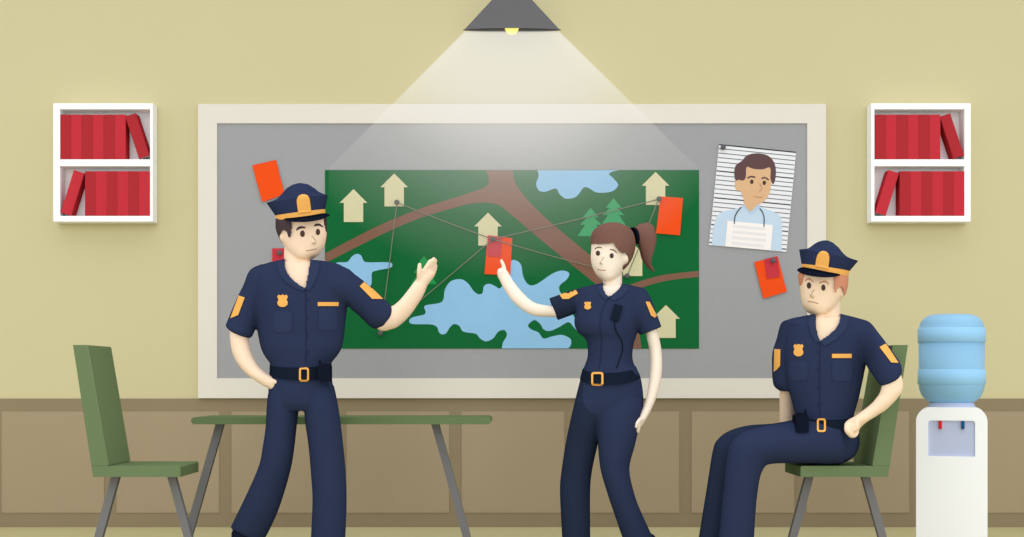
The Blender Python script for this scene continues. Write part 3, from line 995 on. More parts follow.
fing_r = [([(423.8, 272, HY1 - .024), (427.6, 265.5, HY1 - .026), (430.6, 260.6, HY1 - .02)], [2.7, 2.4, 2.1]),
          ([(426.8, 272.5, HY1 - .009), (430.8, 265, HY1 - .01), (433.9, 258.9, HY1 - .006)], [2.8, 2.5, 2.2]),
          ([(429.6, 274, HY1 + .008), (433, 267, HY1 + .009), (435.5, 260.2, HY1 + .01)], [2.8, 2.4, 2.1]),
          ([(432, 276, HY1 + .024), (434.6, 270, HY1 + .026), (435.9, 265.4, HY1 + .026)], [2.5, 2.2, 1.9]),
          ([(419.6, 277.5, HY1 - .03), (419.2, 270.5, HY1 - .042), (419.7, 264.4, HY1 - .04)], [3.0, 2.5, 2.0])]
fing_l = [([(272, 385.5, Y - .05), (279, 388, Y - .06), (287, 393 + 2 * i, Y - .03)], [2.6, 2.2, 2]) for i in range(4)] + [([(268, 380, Y - .06), (275, 381.5, Y - .075), (282, 384, Y - .07)], [2.4, 2.2, 1.9])]
ins = .014
hb = bmesh.new(); loft(hb, head, Y, .1); hbv = bvh_of(hb); hb.free()
shoes_m = [(at(241, 560, Y + .1), at(206, 560, Y + .06)), (at(329, 560, Y + .03), at(322, 560, Y - .22))]
def body1(bm):
    loft(bm, head, Y, .1, seg=28, sub=4)
    loft(bm, neck, Y, .06); loft(bm, torso[1:], Y, .12, inset=ins); loft(bm, pelvis, Y, .11, inset=ins)
    loft(bm, leg_a, Y, .08, inset=ins); loft(bm, leg_b, Y, .08, inset=ins)
    loft(bm, arm_l, Y, .045); loft(bm, arm_r, Y, .045)
    fingers(bm, fing_r + fing_l)
    s = scale(Y)
    ellipsoid(bm, at(283.6, 236, Y - .035), 4.2 / s, .03, 6.4 / s)                 # ear
    h, d = ray(313.8, 241.5, [hbv]); ellipsoid(bm, h, 2.4 / s, .016, 2.4 / s)      # nose
    h, d = ray(312.5, 237, [hbv]); ellipsoid(bm, h, 1.5 / s, .008, 5 / s)
    ankles(bm, [(243, 535, .09), (327.5, 548, -.02)], Y, [(a.x, a.y) for a, b in shoes_m])
bm = skin_body([body1])
bv = bvh_of(bm)
features(bm, bv, Y, [(oval(302.5, 233.7, 2.4, 3.3), 1, .0016), (oval(318, 232, 2.2, 3.2), 1, .0016),
    (ribbon([(296.3, 230.4), (298.2, 228.4), (301, 227.3), (305.4, 227.8)], [.9, 2.2, 2.2, 1.2]), 2, .0022),
    (ribbon([(314.1, 226), (316.4, 224.9), (319.4, 224.7), (323.4, 227)], [1.2, 2.2, 2.2, .9]), 2, .0022),
    (ribbon([(311.8, 235.6), (314, 238.6), (315.5, 241), (314.6, 243), (311.8, 243.8)], .9), 3, .0012),
    (ribbon([(305.9, 250.6), (311, 250), (316.6, 248.8)], 1.0), 4, .0012)])
man = obj('person', bm, [SKIN1, EYE, HAIRM, LINE, NECKS], smooth=True)
tag(man, 'standing man in navy police uniform and cap with one palm raised', 'person')
# shirt
bm = bmesh.new()
loft(bm, torso, Y, .12, seg=32); loft(bm, slv_l, Y, .08, seg=28); loft(bm, slv_r, Y, .08, seg=28)
bm = remesh(bm, .0045, 2)
bs = bvh_of(bm)
cut_front(bm, [(284.2, 255), (284.6, 267), (287, 272.5), (289.9, 276.8), (294, 281), (299.7, 285.2), (305.4, 288.2), (307.6, 277), (310.4, 260.6), (310.6, 255)], Y)
shirt = obj('shirt', bm, NAVY, man, smooth=True)
cloth_piece('collar', cr([(277, 261.4), (284.2, 259.6), (285, 267.5), (289.9, 277), (299.7, 285.4), (305.4, 288.6)], 3) + cr([(303, 291), (294, 287.5), (283, 279), (278, 270)], 3), [bs], Y, NAVYL, shirt, .006)
cloth_piece('collar', cr([(310.4, 260.4), (308.8, 272), (305.4, 288.6)], 3) + cr([(309, 290.5), (314.5, 282), (318.5, 271), (319.5, 261)], 3), [bs], Y, NAVYL, shirt, .006)
cloth_piece('placket', ribbon([(305.4, 288.5), (306, 325), (305.8, 363)], .9), [bs], Y, SEAM, shirt, .002)
cloth_piece('pocket', rrect(273.6, 310.4, 292.1, 332.5, 5), [bs], Y, NAVYL, shirt)
cloth_piece('pocket', rrect(318.4, 307.6, 337.2, 330.3, 5), [bs], Y, NAVYL, shirt)
cloth_piece('badge', badge_poly(277.2, 294.2, 287.9, 307), [bs], Y, GOLD, shirt, .006, 2)
cloth_piece('name_bar', [(317.8, 302.1), (338.6, 302.1), (338.6, 306), (317.8, 306)], [bs], Y, GOLD, shirt, .005)
cloth_piece('sleeve_patch', [(238.6, 295.4), (244.7, 297.5), (238.2, 314.9), (230.2, 318.2)], [bs], Y, GOLD, shirt, .006)
cloth_piece('sleeve_patch', [(364.9, 281.0), (359.7, 286.2), (372.1, 298.8), (383.2, 298.8)], [bs], Y, GOLD, shirt, .006)
for yy in (300, 318, 336, 352): cloth_piece('button', oval(307.7, yy, 1.0, 1.0, 8), [bs], Y, SEAM, shirt, .003)
# trousers
bm = bmesh.new()
loft(bm, pelvis, Y, .11, seg=32); loft(bm, leg_a, Y, .08, seg=28); loft(bm, leg_b, Y, .08, seg=28)
bm = remesh(bm, .0048, 2); bt = bvh_of(bm)
tr = obj('trousers', bm, NAVY, man, smooth=True)
cloth_piece('pocket_edge', ribbon([(326, 377), (327.5, 384), (331.5, 392)], 1.0), [bt], Y, SEAM, tr, .002)
bm = bmesh.new(); loft(bm, [((269.9, 364.2), (331.6, 363.4), .121), ((269.7, 374.8), (331.3, 377), .123)], Y, .12, seg=40, sub=3, sag=4.2)
bmesh.ops.recalc_face_normals(bm, faces=bm.faces); bb = bvh_of(bm)
belt = obj('belt', bm, BLACK, man)
buckle(299, 367.4, 309, 381.6, [bb, bs, bt], Y, belt)
bm = bmesh.new()
extr(bm, rrect(317.8, 365, 330.2, 381.6, 1.5, 3), Y - .15, Y - .075); extr(bm, [(318.6, 360.3), (320.4, 360.3), (320.8, 366), (318.6, 366)], Y - .13, Y - .118); extr(bm, [(322, 363.5), (326.5, 363.5), (326.5, 366), (322, 366)], Y - .135, Y - .1)
obj('radio', bm, VISOR, belt)
# hair, cap, shoes
def hair_cap(name, rings, Y, dep, keep, m, parent):
    bm = bmesh.new(); loft(bm, rings, Y, dep, seg=96, sub=10, cap=False)
    dead = []
    for f in bm.faces:
        c = f.calc_center_median(); x, y = proj(c)
        if c.y < Y + .01 and not any(inpoly(x, y, k) for k in keep): dead.append(f)
    bmesh.ops.delete(bm, geom=dead, context='FACES')
    bmesh.ops.recalc_face_normals(bm, faces=bm.faces)
    thicken(bm, .003)
    return obj(name, bm, m, parent, smooth=False)
hair_cap('hair', [((277.5, 214), (324, 211), .104), ((275.8, 220), (326.6, 219), .112), ((276, 229), (327, 229), .113), ((278.2, 235.6), (327, 236), .112), ((280.6, 240.5), (326.2, 240), .108), ((284, 246), (322, 246), .09)], Y, .11,
         [[(270, 205), (291.5, 205), (291.4, 222), (290.7, 233), (289.8, 237.8), (287.6, 236.2), (286.5, 231.8), (283.6, 229.6), (280.6, 231), (279.7, 235), (281, 241.5), (270, 243)], [(323.2, 205), (330, 205), (330, 230), (326.4, 232), (325, 226)]], HAIRM, man)
cap(man, Y, [((276.2, 219.4), (325.2, 213.4), .112), ((275.5, 215.6), (324.9, 209.1), .114), ((266.8, 203.1), (327.8, 195.1), .125), ((272.5, 201.2), (323, 193.6), .123), ((277.9, 198.7), (318.9, 191.8), .118), ((282.5, 193.6), (315.4, 188.9), .11), ((287.2, 188.4), (311.3, 186.2), .09), ((292, 185.4), (307.8, 184.3), .06), ((297, 183.9), (303, 183.5), .03)],
    [((276.4, 220.5), (325.4, 214.2), .116), ((275.4, 215.6), (325, 209.1), .117)],
    [(284.3, 218.7), (296, 217.5), (311, 215.5), (324, 213.4), (329.6, 214.6)], [(284.6, 220), (293, 221.9), (306, 222), (320, 219.8), (329.4, 216)],
    [(298.2, 213.2), (296.8, 203), (296.8, 199.5), (298.4, 196), (301.2, 194.4), (304.5, 194.1), (307.5, 195.3), (309.6, 198.4), (310.2, 203), (311.2, 211.4)], bv)
for a, b in shoes_m: shoe(man, (a.x, a.y), (b.x, b.y), raise_heel=.05 if a.x < at(290, 500, Y).x else 0)
socks(man, [(243, 535, .09), (327.5, 548, -.02)], Y, [(a.x, a.y) for a, b in shoes_m])
b0 = at(300, 560, Y); b0.z = 0; rebase(man, b0)

# ======================================================= pointing woman
Y = -1.85
torso = [((600.4, 283.2), (622.5, 283.6), .052), ((588.5, 286), (634, 286), .066), ((578.5, 288.8), (645, 290.2), .08), ((575.5, 298), (648, 300), .092), ((575.5, 310), (645, 315), .108),
         ((574.3, 323), (639.5, 326), .12), ((577.5, 332), (637, 333.5), .115), ((583.4, 337), (635.4, 339), .105), ((586.9, 342.5), (633.8, 343.5), .1), ((587.7, 354.4), (632.4, 354.4), .096), ((586, 362), (633.2, 361.5), .096), ((583.2, 369), (635.2, 367), .1), ((582, 377), (637.5, 375), .1)]
slv_l = [((594, 286), (590, 312), .07, .02), ((578, 288.5), (579, 312.6), .066, .03), ((566, 292.2), (568.5, 316.3), .06, .06), ((549.2, 298.2), (557.8, 320.3), .055, .1)]
slv_r = [((636, 286.5), (628, 316), .07), ((645, 288.8), (634, 328), .072), ((651.2, 299), (637, 331), .068), ((656.9, 314), (638.6, 333.5), .062), ((661.6, 326.9), (640.4, 335.1), .058)]
head = [((604, 226), (620, 226), .05), ((596, 233), (631, 233), .09), ((592, 242), (633, 242), .102), ((591.1, 250), (632, 250), .105), ((590.7, 257), (630, 257), .104), ((591.4, 263), (627.4, 263), .102), ((593, 268.5), (624.6, 268.5), .1), ((596.4, 274.6), (620.4, 274.6), .094), ((600.8, 279), (616, 279), .085), ((604.6, 281.6), (611.8, 281.6), .06)]
neck = [((602.6, 264), (622, 264), .05, .01), ((602.8, 276), (622, 276), .05, .01), ((602.8, 286), (622.4, 286), .052, .005), ((600, 296), (625, 296), .06), ((594, 306), (632, 306), .07)]
pelvis = [((583.6, 368), (635.5, 366), .1), ((580.4, 379), (640.4, 376.8), .108), ((576.3, 395), (643.2, 394), .115), ((573.4, 408), (642.8, 408), .112), ((573, 418), (639, 418), .09), ((574, 424), (636, 424), .06)]
leg_f = [((575, 400), (606, 404), .1, .0), ((570, 422), (602, 425), .096, .01), ((565.8, 442), (597.9, 444), .088, .035), ((561.3, 471.8), (592.2, 470), .08, .05), ((559.9, 492.7), (590.2, 492), .078, .05), ((562, 536.8), (590.3, 536.8), .074, .05), ((562.8, 557), (590.6, 557), .074, .05)]
leg_n = [((597, 392), (640, 390), .08, -.01), ((595, 404), (642.4, 403), .093, -.02), ((596, 418), (640.6, 420), .095, -.035), ((597.8, 444), (634.8, 446), .088, -.045), ((600.6, 470), (629.4, 469), .08, -.045), ((608.5, 497), (635, 496), .076, -.035), ((614.6, 515), (643.4, 517), .074, -.02), ((622.2, 537), (652.6, 537), .074, 0.0), ((629, 555), (659, 553), .072, .02)]
arm_r = [((640, 306), (649, 304), .03), ((643.8, 321), (655, 319), .04), ((645.6, 333.6), (657.4, 330), .04), ((649.2, 350), (661.2, 348.5), .037), ((650.2, 364), (662.2, 366), .035, -.01), ((649.2, 379), (660.9, 381), .032, -.02), ((646.8, 394), (657, 396), .028, -.03), ((643.3, 407), (651.5, 409.4), .024, -.04), ((638.2, 417), (646, 419.5), .03, -.05), ((635.6, 422.5), (643, 424.4), .03, -.05), ((635, 425), (641.6, 426.2), .026, -.05)]
arm_l = [((590, 294), (588, 308), .04, .03), ((570, 302), (570, 315), .036, .07), ((558, 306), (558, 316.8), .034, .09), ((550.7, 305.8), (551.5, 316.8), .033, .11), ((539.4, 304.1), (536.5, 316.2), .031, .14), ((531.5, 300.8), (525, 311.9), .03, .17), ((522.5, 292.4), (513.5, 302.6), .028, .2), ((514.8, 283.2), (505.8, 292.3), .026, .23), ((510.8, 276.6), (501, 283.4), .024, .255), ((508.4, 272.4), (498.4, 277.5), .026, .27), ((506.6, 269.8), (497.6, 273.8), .024, .28)]
HWY = Y + .285
fing_l = [([(504.2, 273, HWY), (503.8, 266.6, HWY + .006), (501.4, 260.6, HWY + .012)], [2.6, 2.1, 1.7]),
          ([(501.5, 272.5, HWY + .012), (499.8, 269.8, HWY + .004), (499.6, 271.8, HWY - .018), (501.5, 275, HWY - .016)], [2.0, 1.9, 1.8, 1.5]),
          ([(500.6, 274, HWY + .024), (498.8, 272, HWY + .01), (499, 274, HWY - .016), (500.6, 277, HWY - .014)], [1.9, 1.8, 1.7, 1.4]),
          ([(500.4, 276.5, HWY + .03), (498.8, 275.6, HWY + .012), (499.2, 277, HWY - .012), (500.8, 279.4, HWY - .01)], [1.7, 1.6, 1.5, 1.3]),
          ([(506.2, 277, HWY - .02), (505.2, 272.5, HWY - .03), (502, 272, HWY - .03)], [1.9, 1.8, 1.5])]
RY = Y - .05
fing_r = [([(639.8 - .3 * i, 420, RY - .03 + .02 * i), (638.5 - .2 * i, 427, RY - .034 + .021 * i), (637.6 + .4 * (i % 2), (431.2, 432.3, 431.6, 429.4)[i], RY - .026 + .019 * i)], [2.5, 2.2, 1.8]) for i in range(4)] + \
         [([(640.6, 419, RY - .035), (637.6, 422.5, RY - .05), (636, 427.2, RY - .05)], [2.2, 2, 1.6])]
hb = bmesh.new(); loft(hb, head, Y, .1); hbv = bvh_of(hb); hb.free()
shoes_w = [(at(574, 560, Y + .13), at(560, 560, Y - .1)), (at(648, 560, Y + .09), at(652, 560, Y - .14))]
def body2(bm):
    loft(bm, head, Y, .1, seg=28, sub=4); loft(bm, neck, Y, .05)
    loft(bm, torso[1:], Y, .1, inset=.013); loft(bm, pelvis, Y, .11, inset=.014)
    loft(bm, leg_f, Y, .08, inset=.014); loft(bm, leg_n, Y, .08, inset=.014)
    loft(bm, arm_r, Y, .04); loft(bm, arm_l, Y, .03)
    fingers(bm, fing_l + fing_r)
    s = scale(Y)
    ellipsoid(bm, at(625, 258.4, Y - .045), 3.9 / s, .04, 6.4 / s)
    h, d = ray(601.4, 262.6, [hbv]); ellipsoid(bm, h, 2.0 / s, .014, 2.0 / s)
    h, d = ray(602.8, 258.5, [hbv]); ellipsoid(bm, h, 1.3 / s, .007, 4.5 / s)
    ankles(bm, [(576, 548, .05), (641, 549, .02)], Y, [(a.x, a.y) for a, b in shoes_w])
bm = skin_body([body2], .005)
bv = bvh_of(bm)
features(bm, bv, Y, [(oval(597.9, 253.2, 2.2, 2.6), 1, .0016), (oval(611.7, 255.7, 2.1, 2.6), 1, .0016),
    (ribbon([(594.6, 249.3), (596.4, 247.9), (598.8, 247.3), (602, 247.8)], [.6, 1.1, 1.1, .7]), 2, .002),
    (ribbon([(609.6, 249.6), (612.2, 249.6), (614.8, 250.8), (616.9, 253)], [.7, 1.1, 1.1, .6]), 2, .002),
    (ribbon([(603.9, 256.8), (602, 260), (600.2, 262.9), (601.8, 264.4)], .9), 3, .0012),
    (ribbon([(597.2, 269.2), (601, 270.1), (605.8, 270.4)], 1.0), 4, .0012)])
woman = obj('person', bm, [SKIN2, EYE, HAIRW, LINE, NECKS], smooth=True)
tag(woman, 'woman in navy police uniform with brown ponytail pointing at the map', 'person')
bm = bmesh.new()
loft(bm, torso, Y, .12, seg=32); loft(bm, slv_l, Y, .08, seg=28, sub=3); loft(bm, slv_r, Y, .08, seg=28, sub=3)
bm = remesh(bm, .0042, 2); bs = bvh_of(bm)
cut_front(bm, [(602.6, 279), (603, 288), (605.6, 294), (608.6, 296.4), (612.2, 294.8), (617.8, 290.2), (622, 285.4), (622.3, 279)], Y)
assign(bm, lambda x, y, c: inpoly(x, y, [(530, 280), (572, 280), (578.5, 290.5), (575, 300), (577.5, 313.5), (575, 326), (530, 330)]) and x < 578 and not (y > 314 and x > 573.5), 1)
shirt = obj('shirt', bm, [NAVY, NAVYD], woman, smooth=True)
cloth_piece('collar', cr([(597.5, 283.8), (602.6, 282.8), (603, 288.2), (605.6, 294.2), (608.6, 296.8)], 3) + cr([(606.5, 300), (600.5, 295), (597.6, 289)], 3), [bs], Y, NAVYL, shirt, .006)
cloth_piece('collar', cr([(622.4, 283.6), (617.8, 290.4), (612.2, 295), (608.6, 296.8)], 3) + cr([(614, 301), (622, 296.5), (627.5, 290), (628.4, 285)], 3), [bs], Y, NAVYL, shirt, .006)
cloth_piece('placket', ribbon([(608, 298.6), (601.5, 312), (599.8, 326), (601.4, 340), (600.6, 356), (598.6, 371)], 1.0), [bs], Y, SEAM, shirt, .002)
cloth_piece('badge', badge_poly(584.2, 301.4, 591.2, 309.4), [bs], Y, GOLD, shirt, .006, 2)
cloth_piece('sleeve_patch', [(575.3, 288.7), (578, 293.4), (568.4, 298.9), (562.5, 298.9), (559.6, 294.7)], [bs], Y, GOLD, shirt, .006)
cloth_piece('sleeve_patch', [(645.6, 301.6), (649.6, 301.8), (657.0, 315.4), (654.8, 317.8), (651, 315.4)], [bs], Y, GOLD, shirt, .006)
mic = cloth_piece('shoulder_microphone', [(614.6, 303.9), (622.8, 305.7), (618.8, 321.8), (610.2, 318.9)], [bs], Y, BLACK, shirt, .016)
cloth_piece('cable', ribbon([(614.4, 320), (614.7, 326), (617, 333), (621.6, 340.5), (622.7, 349), (620.2, 357.5), (616.4, 368)], 1.2), [bs], Y, BLACK, mic, .004)
bm = bmesh.new()
loft(bm, pelvis, Y, .11, seg=32); loft(bm, leg_f, Y, .08, seg=28); loft(bm, leg_n, Y, .08, seg=28)
bm = remesh(bm, .0045, 2); bt = bvh_of(bm)
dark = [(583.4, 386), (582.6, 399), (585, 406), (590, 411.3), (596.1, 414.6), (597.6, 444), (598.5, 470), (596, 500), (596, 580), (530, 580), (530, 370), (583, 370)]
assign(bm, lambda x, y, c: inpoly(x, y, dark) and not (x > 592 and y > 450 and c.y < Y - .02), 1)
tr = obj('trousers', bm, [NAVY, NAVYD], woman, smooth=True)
bm = bmesh.new(); loft(bm, [((582.6, 368.4), (635.6, 365.8), .116), ((579.8, 379.4), (640.4, 376), .13)], Y, .11, seg=40, sub=3, sag=6.5)
bmesh.ops.recalc_face_normals(bm, faces=bm.faces); bb = bvh_of(bm)
belt = obj('belt', bm, BLACK, woman)
buckle(591.2, 372, 603.4, 385.8, [bb, bs, bt], Y, belt, 2.0)
# hair
bm = bmesh.new()
loft(bm, [((607, 222.9), (618, 222.9), .03), ((602.5, 224.2), (622.2, 224.2), .065), ((596.2, 227.8), (629, 227.8), .098), ((593.2, 231), (632, 231), .108), ((591.2, 235), (634.2, 235), .114), ((590.4, 243), (635.6, 243), .12), ((591, 250), (635, 250), .12), ((591.6, 256), (633.2, 256), .118), ((594, 262), (630.4, 262), .115), ((600, 267), (626.6, 267), .1), ((606, 270), (623.6, 270), .08)], Y, .1, seg=96, sub=8)
cut_front(bm, [(580, 243.6), (594, 243.6), (602, 244), (608, 243.8), (613.2, 242.4), (615.6, 246.4), (618.8, 250.2), (622.8, 253.2), (626, 252.4), (628.8, 255), (628.6, 260), (626.5, 264.2), (623.8, 266), (622.6, 269.5), (620, 276), (580, 276)], Y + .02)
bmesh.ops.recalc_face_normals(bm, faces=bm.faces); thicken(bm, .003)
hair = obj('hair', bm, HAIRW, woman, smooth=False)
bm = bmesh.new()
loft(bm, [((633.5, 229), (638, 243), .03, .05), ((637, 225.4), (638.8, 247), .045, .06), ((641, 223.6), (640, 252), .05, .065), ((647.8, 222.6), (641.4, 258.2), .052, .07), ((653.4, 226), (643.6, 262.4), .05, .07), ((656.3, 234.5), (645.8, 265.4), .045, .07), ((656, 243), (647.6, 267.6), .038, .07), ((652.6, 251.5), (649.2, 269), .03, .07), ((650.5, 259), (651, 270.4), .022, .07), ((651.6, 265), (653.2, 271.6), .014, .07), ((654, 270.4), (654.8, 272), .006, .07)], Y, .05, seg=24, sub=4)
bmesh.ops.recalc_face_normals(bm, faces=bm.faces)
obj('ponytail', bm, HAIRW, hair, smooth=True)
bm = bmesh.new(); loft(bm, [((628.8, 228.6), (632.2, 228.2), .03, .03), ((631, 229), (634.8, 227.9), .05, .03), ((633, 232), (637.6, 230.6), .062, .03), ((634.6, 236.4), (639.2, 235.4), .062, .03), ((635, 240), (639.6, 240), .055, .03), ((634.8, 243.5), (638.4, 243.6), .04, .03)], Y, .05, seg=20, sub=3)
bmesh.ops.recalc_face_normals(bm, faces=bm.faces)
obj('hair_tie', bm, VISOR, hair, smooth=True)
for a, b in shoes_w: shoe(woman, (a.x, a.y), (b.x, b.y), w=.042)
socks(woman, [(576, 548, .05), (641, 549, .02)], Y, [(a.x, a.y) for a, b in shoes_w])
b0 = at(600, 560, Y); b0.z = 0; rebase(woman, b0)

# ======================================================= seated man
Y = -2.05
torso = [((815.5, 313.6), (841, 314), .06), ((801, 316.4), (856, 317.8), .08), ((788.4, 319.4), (868, 322), .096), ((783, 327), (871.5, 331), .112), ((783, 345), (869.5, 350), .125), ((784.5, 365), (866, 363), .126), ((787.5, 385), (862, 382), .122), ((791, 398), (858.4, 398), .118), ((796, 417), (853, 416.6), .114), ((797.5, 424), (852, 424), .112)]
slv_l = [((800, 317), (812, 335), .07), ((788, 319.5), (806, 330), .08), ((781.2, 323.5), (803, 334), .082, .02), ((776.8, 339.1), (800, 342), .08, .04), ((772.6, 353), (797, 354), .078, .06), ((772.4, 372.6), (796, 373), .075, .08), ((774, 385.4), (795, 386), .07, .09), ((780.5, 391), (790.5, 391.7), .06, .09)]
slv_r = [((850, 316), (850, 350), .09), ((860, 318.6), (857, 358), .09, -.02), ((869.2, 322), (862, 362), .086, -.05), ((877.4, 332), (865.8, 364), .08, -.09), ((886, 343), (869, 369.5), .075, -.13), ((893.4, 353.2), (873.6, 376), .072, -.16), ((899.8, 362.6), (878.4, 383), .066, -.19), ((901.4, 371.4), (882.5, 386), .06, -.2), ((899, 376), (889, 383.6), .05, -.2)]
head = [((812, 259), (838, 263), .06), ((804.5, 266), (844, 270.5), .09), ((799.8, 274), (846.6, 278), .102), ((800, 284), (845.4, 286), .104), ((800.9, 293.3), (843, 294), .103), ((801.6, 300), (838.8, 300.6), .101), ((803.4, 306.5), (835, 307), .098), ((807, 311), (829.8, 311.4), .092), ((812, 314), (825, 314.3), .082), ((816, 315.4), (821.5, 315.4), .06)]
neck = [((816, 298), (840, 300), .06, .01), ((815.8, 308), (840.2, 310), .06, .01), ((815.6, 318), (840.8, 319), .06, .005), ((813, 328), (843, 330), .07), ((808, 342), (848, 344), .085)]
pelvis = [((796.4, 416.6), (853.4, 416.4), .112), ((794, 422), (857, 424), .125), ((789, 432), (858.9, 436), .135, -.01), ((788, 445), (858.3, 447), .135, -.01), ((792, 455), (853, 457.4), .125, -.01), ((800, 462.8), (842, 463.2), .1, -.01)]
leg_n = [((838, 424), (842, 463.3), .085, -.1), ((815, 421), (820, 463.4), .088, -.1), ((796, 421.6), (800, 463.4), .086, -.1), ((773, 424.4), (781, 463.4), .084, -.1), ((757, 427.8), (770, 464.2), .082, -.1), ((743, 432), (765.2, 466.2), .082, -.1), ((734, 438.5), (762, 471.5), .08, -.1), ((728.6, 448), (759.6, 478.6), .078, -.1), ((726.4, 461), (757.8, 490), .076, -.1), ((723.3, 492), (756, 505), .074, -.1), ((719, 536.9), (754, 536.9), .072, -.1), ((717.5, 553), (753.2, 553), .072, -.1)]
leg_f = [((830, 418), (830, 455), .085, .09), ((796.6, 419.6), (800, 456), .085, .09), ((773.3, 423.4), (777, 459), .084, .09), ((748.4, 425.3), (760, 461), .082, .09), ((730, 430.4), (752, 466), .08, .09), ((718, 439), (747, 472), .08, .09), ((712.8, 450.4), (743, 481), .078, .09), ((707.4, 484), (740, 500), .074, .09), ((698.8, 537), (733, 537), .072, .09), ((696.3, 552), (732, 552), .072, .09)]
arm_l = [((784, 345), (797, 345), .05, .06), ((780, 375), (795.5, 375), .048, .1), ((779.6, 391), (795.2, 391), .044, .13), ((779.6, 408), (795.4, 408), .042, .17), ((779.8, 424), (795.6, 424), .038, .2), ((781, 440), (794, 440), .032, .225), ((781, 450), (794, 450), .03, .23), ((782.5, 455), (793.5, 455), .022, .235)]
arm_r = [((880, 345), (868, 362), .055, -.1), ((895, 364), (879, 376), .048, -.18), ((900.6, 374.5), (882.3, 382), .044, -.2), ((902.8, 382), (881.2, 388.6), .043, -.205), ((902.4, 389.5), (879.4, 394), .042, -.21), ((899.4, 395.6), (876.6, 397.6), .041, -.21), ((893.5, 402.6), (873.2, 401.8), .04, -.21), ((885.7, 410.0), (868.4, 406.3), .038, -.205), ((875.5, 416.6), (862, 411), .036, -.2), ((866.2, 422.4), (855.4, 415.8), .034, -.2), ((861, 427), (848, 420), .034, -.19), ((858.6, 430), (844.2, 424.6), .033, -.2), ((855, 433), (845.4, 430.4), .03, -.2), ((851.8, 436), (848, 434.6), .022, -.2)]
FY = Y - .2
fing_r = [([(847.4, 424, FY - .03), (846.6, 430, FY - .042), (850.4, 435.4, FY - .034)], [2.6, 2.6, 2.2]),
          ([(849.6, 424, FY - .03), (848.8, 431, FY - .046), (851.8, 436.2, FY - .036)], [2.5, 2.5, 2.1]),
          ([(852, 425, FY - .028), (850.6, 432.6, FY - .03), (853.6, 436.6, FY - .02)], [2.4, 2.2, 1.9]),
          ([(857.2, 429, FY), (857.4, 432.6, FY - .004), (855.4, 436, FY - .008), (853, 437, FY - .01)], [1.9, 1.7, 1.5, 1.4]),
          ([(856, 422, FY - .03), (857.4, 427, FY - .036), (855.6, 430, FY - .034)], [2.4, 2.1, 1.5])]
FL = Y + .235
fing_l = [([(782.5 + 3 * i, 453, FL - .005), (781.5 + 3 * i, 458.5, FL), (780.5 + 3 * i, 461.0, FL - .02)], [2.2, 1.9, 1.6]) for i in range(4)] + [([(792, 452, FL - .01), (795.5, 456, FL - .015), (797, 460, FL - .012)], [2.2, 2, 1.6])]
hb = bmesh.new(); loft(hb, head, Y, .1); hbv = bvh_of(hb); hb.free()
shoes_s = [(at(741, 560, Y - .1), at(690, 560, Y - .13)), (at(719, 560, Y + .09), at(667, 560, Y + .07))]
def body3(bm):
    loft(bm, head, Y, .1, seg=28, sub=4); loft(bm, neck, Y, .06)
    loft(bm, torso[1:], Y, .12, inset=ins); loft(bm, pelvis, Y, .12, inset=ins)
    loft(bm, leg_n, Y, .08, inset=ins); loft(bm, leg_f, Y, .08, inset=ins)
    loft(bm, arm_l, Y, .045); loft(bm, arm_r, Y, .045)
    fingers(bm, fing_r + fing_l)
    s = scale(Y)
    ellipsoid(bm, at(840.4, 292, Y - .03), 3.9 / s, .035, 6.4 / s)
    h, d = ray(812.4, 294.6, [hbv]); ellipsoid(bm, h, 2.4 / s, .016, 2.4 / s)
    h, d = ray(813.6, 290, [hbv]); ellipsoid(bm, h, 1.5 / s, .008, 5 / s)
    ankles(bm, [(736, 545, -.1), (715, 545, .09)], Y, [(a.x, a.y) for a, b in shoes_s])
bm = skin_body([body3])
bv = bvh_of(bm)
features(bm, bv, Y, [(oval(808.9, 285.5, 2.2, 3.2), 1, .0016), (oval(823.4, 287.7, 2.1, 3.1), 1, .0016),
    (ribbon([(804.8, 281.4), (806.6, 279.4), (809.4, 279), (813.4, 282)], [.7, 1.3, 1.3, .8]), 2, .002),
    (ribbon([(818.8, 283.2), (823, 281.6), (826.2, 281.8), (828.9, 284.6)], [.8, 1.3, 1.3, .7]), 2, .002),
    (ribbon([(814.4, 289), (812.6, 292.4), (810.7, 295.4), (811.4, 297.2), (814, 297.6)], .9), 3, .0012),
    (ribbon([(807.8, 301.3), (813, 302), (818.4, 303.5)], 1.0), 4, .0012)])
sitter = obj('person', bm, [SKIN3, EYE, HAIRG, LINE, NECKS], smooth=True)
tag(sitter, 'ginger haired man in navy police uniform and cap sitting on a chair', 'person')
bm = bmesh.new()
loft(bm, torso, Y, .12, seg=32); loft(bm, slv_l, Y, .08, seg=28); loft(bm, slv_r, Y, .08, seg=28)
bm = remesh(bm, .0045, 2); bs = bvh_of(bm)
cut_front(bm, [(815.8, 310), (815.9, 326.5), (817.4, 334), (820, 340.8), (827.5, 336), (835.4, 329.3), (839.6, 322.3), (840.9, 314.5), (841, 310)], Y)
shirt = obj('shirt', bm, NAVY, sitter, smooth=True)
cloth_piece('collar', [(809, 315), (815.8, 313.4), (815.9, 326.5), (817.4, 334), (820, 341.2), (816, 342.5), (811, 334), (808.5, 325)], [bs], Y, NAVYL, shirt, .006)
cloth_piece('collar', [(841.2, 314), (839.6, 322.5), (835.4, 329.5), (827.5, 336.4), (820, 341.2), (824.5, 346), (836, 340), (846, 329), (849.5, 316.5)], [bs], Y, NAVYL, shirt, .006)
cloth_piece('placket', ribbon([(820.2, 342), (819.4, 380), (820, 418)], .9), [bs], Y, SEAM, shirt, .002)
cloth_piece('pocket', rrect(788.8, 360.5, 807.6, 380.6, 5), [bs], Y, NAVYL, shirt)
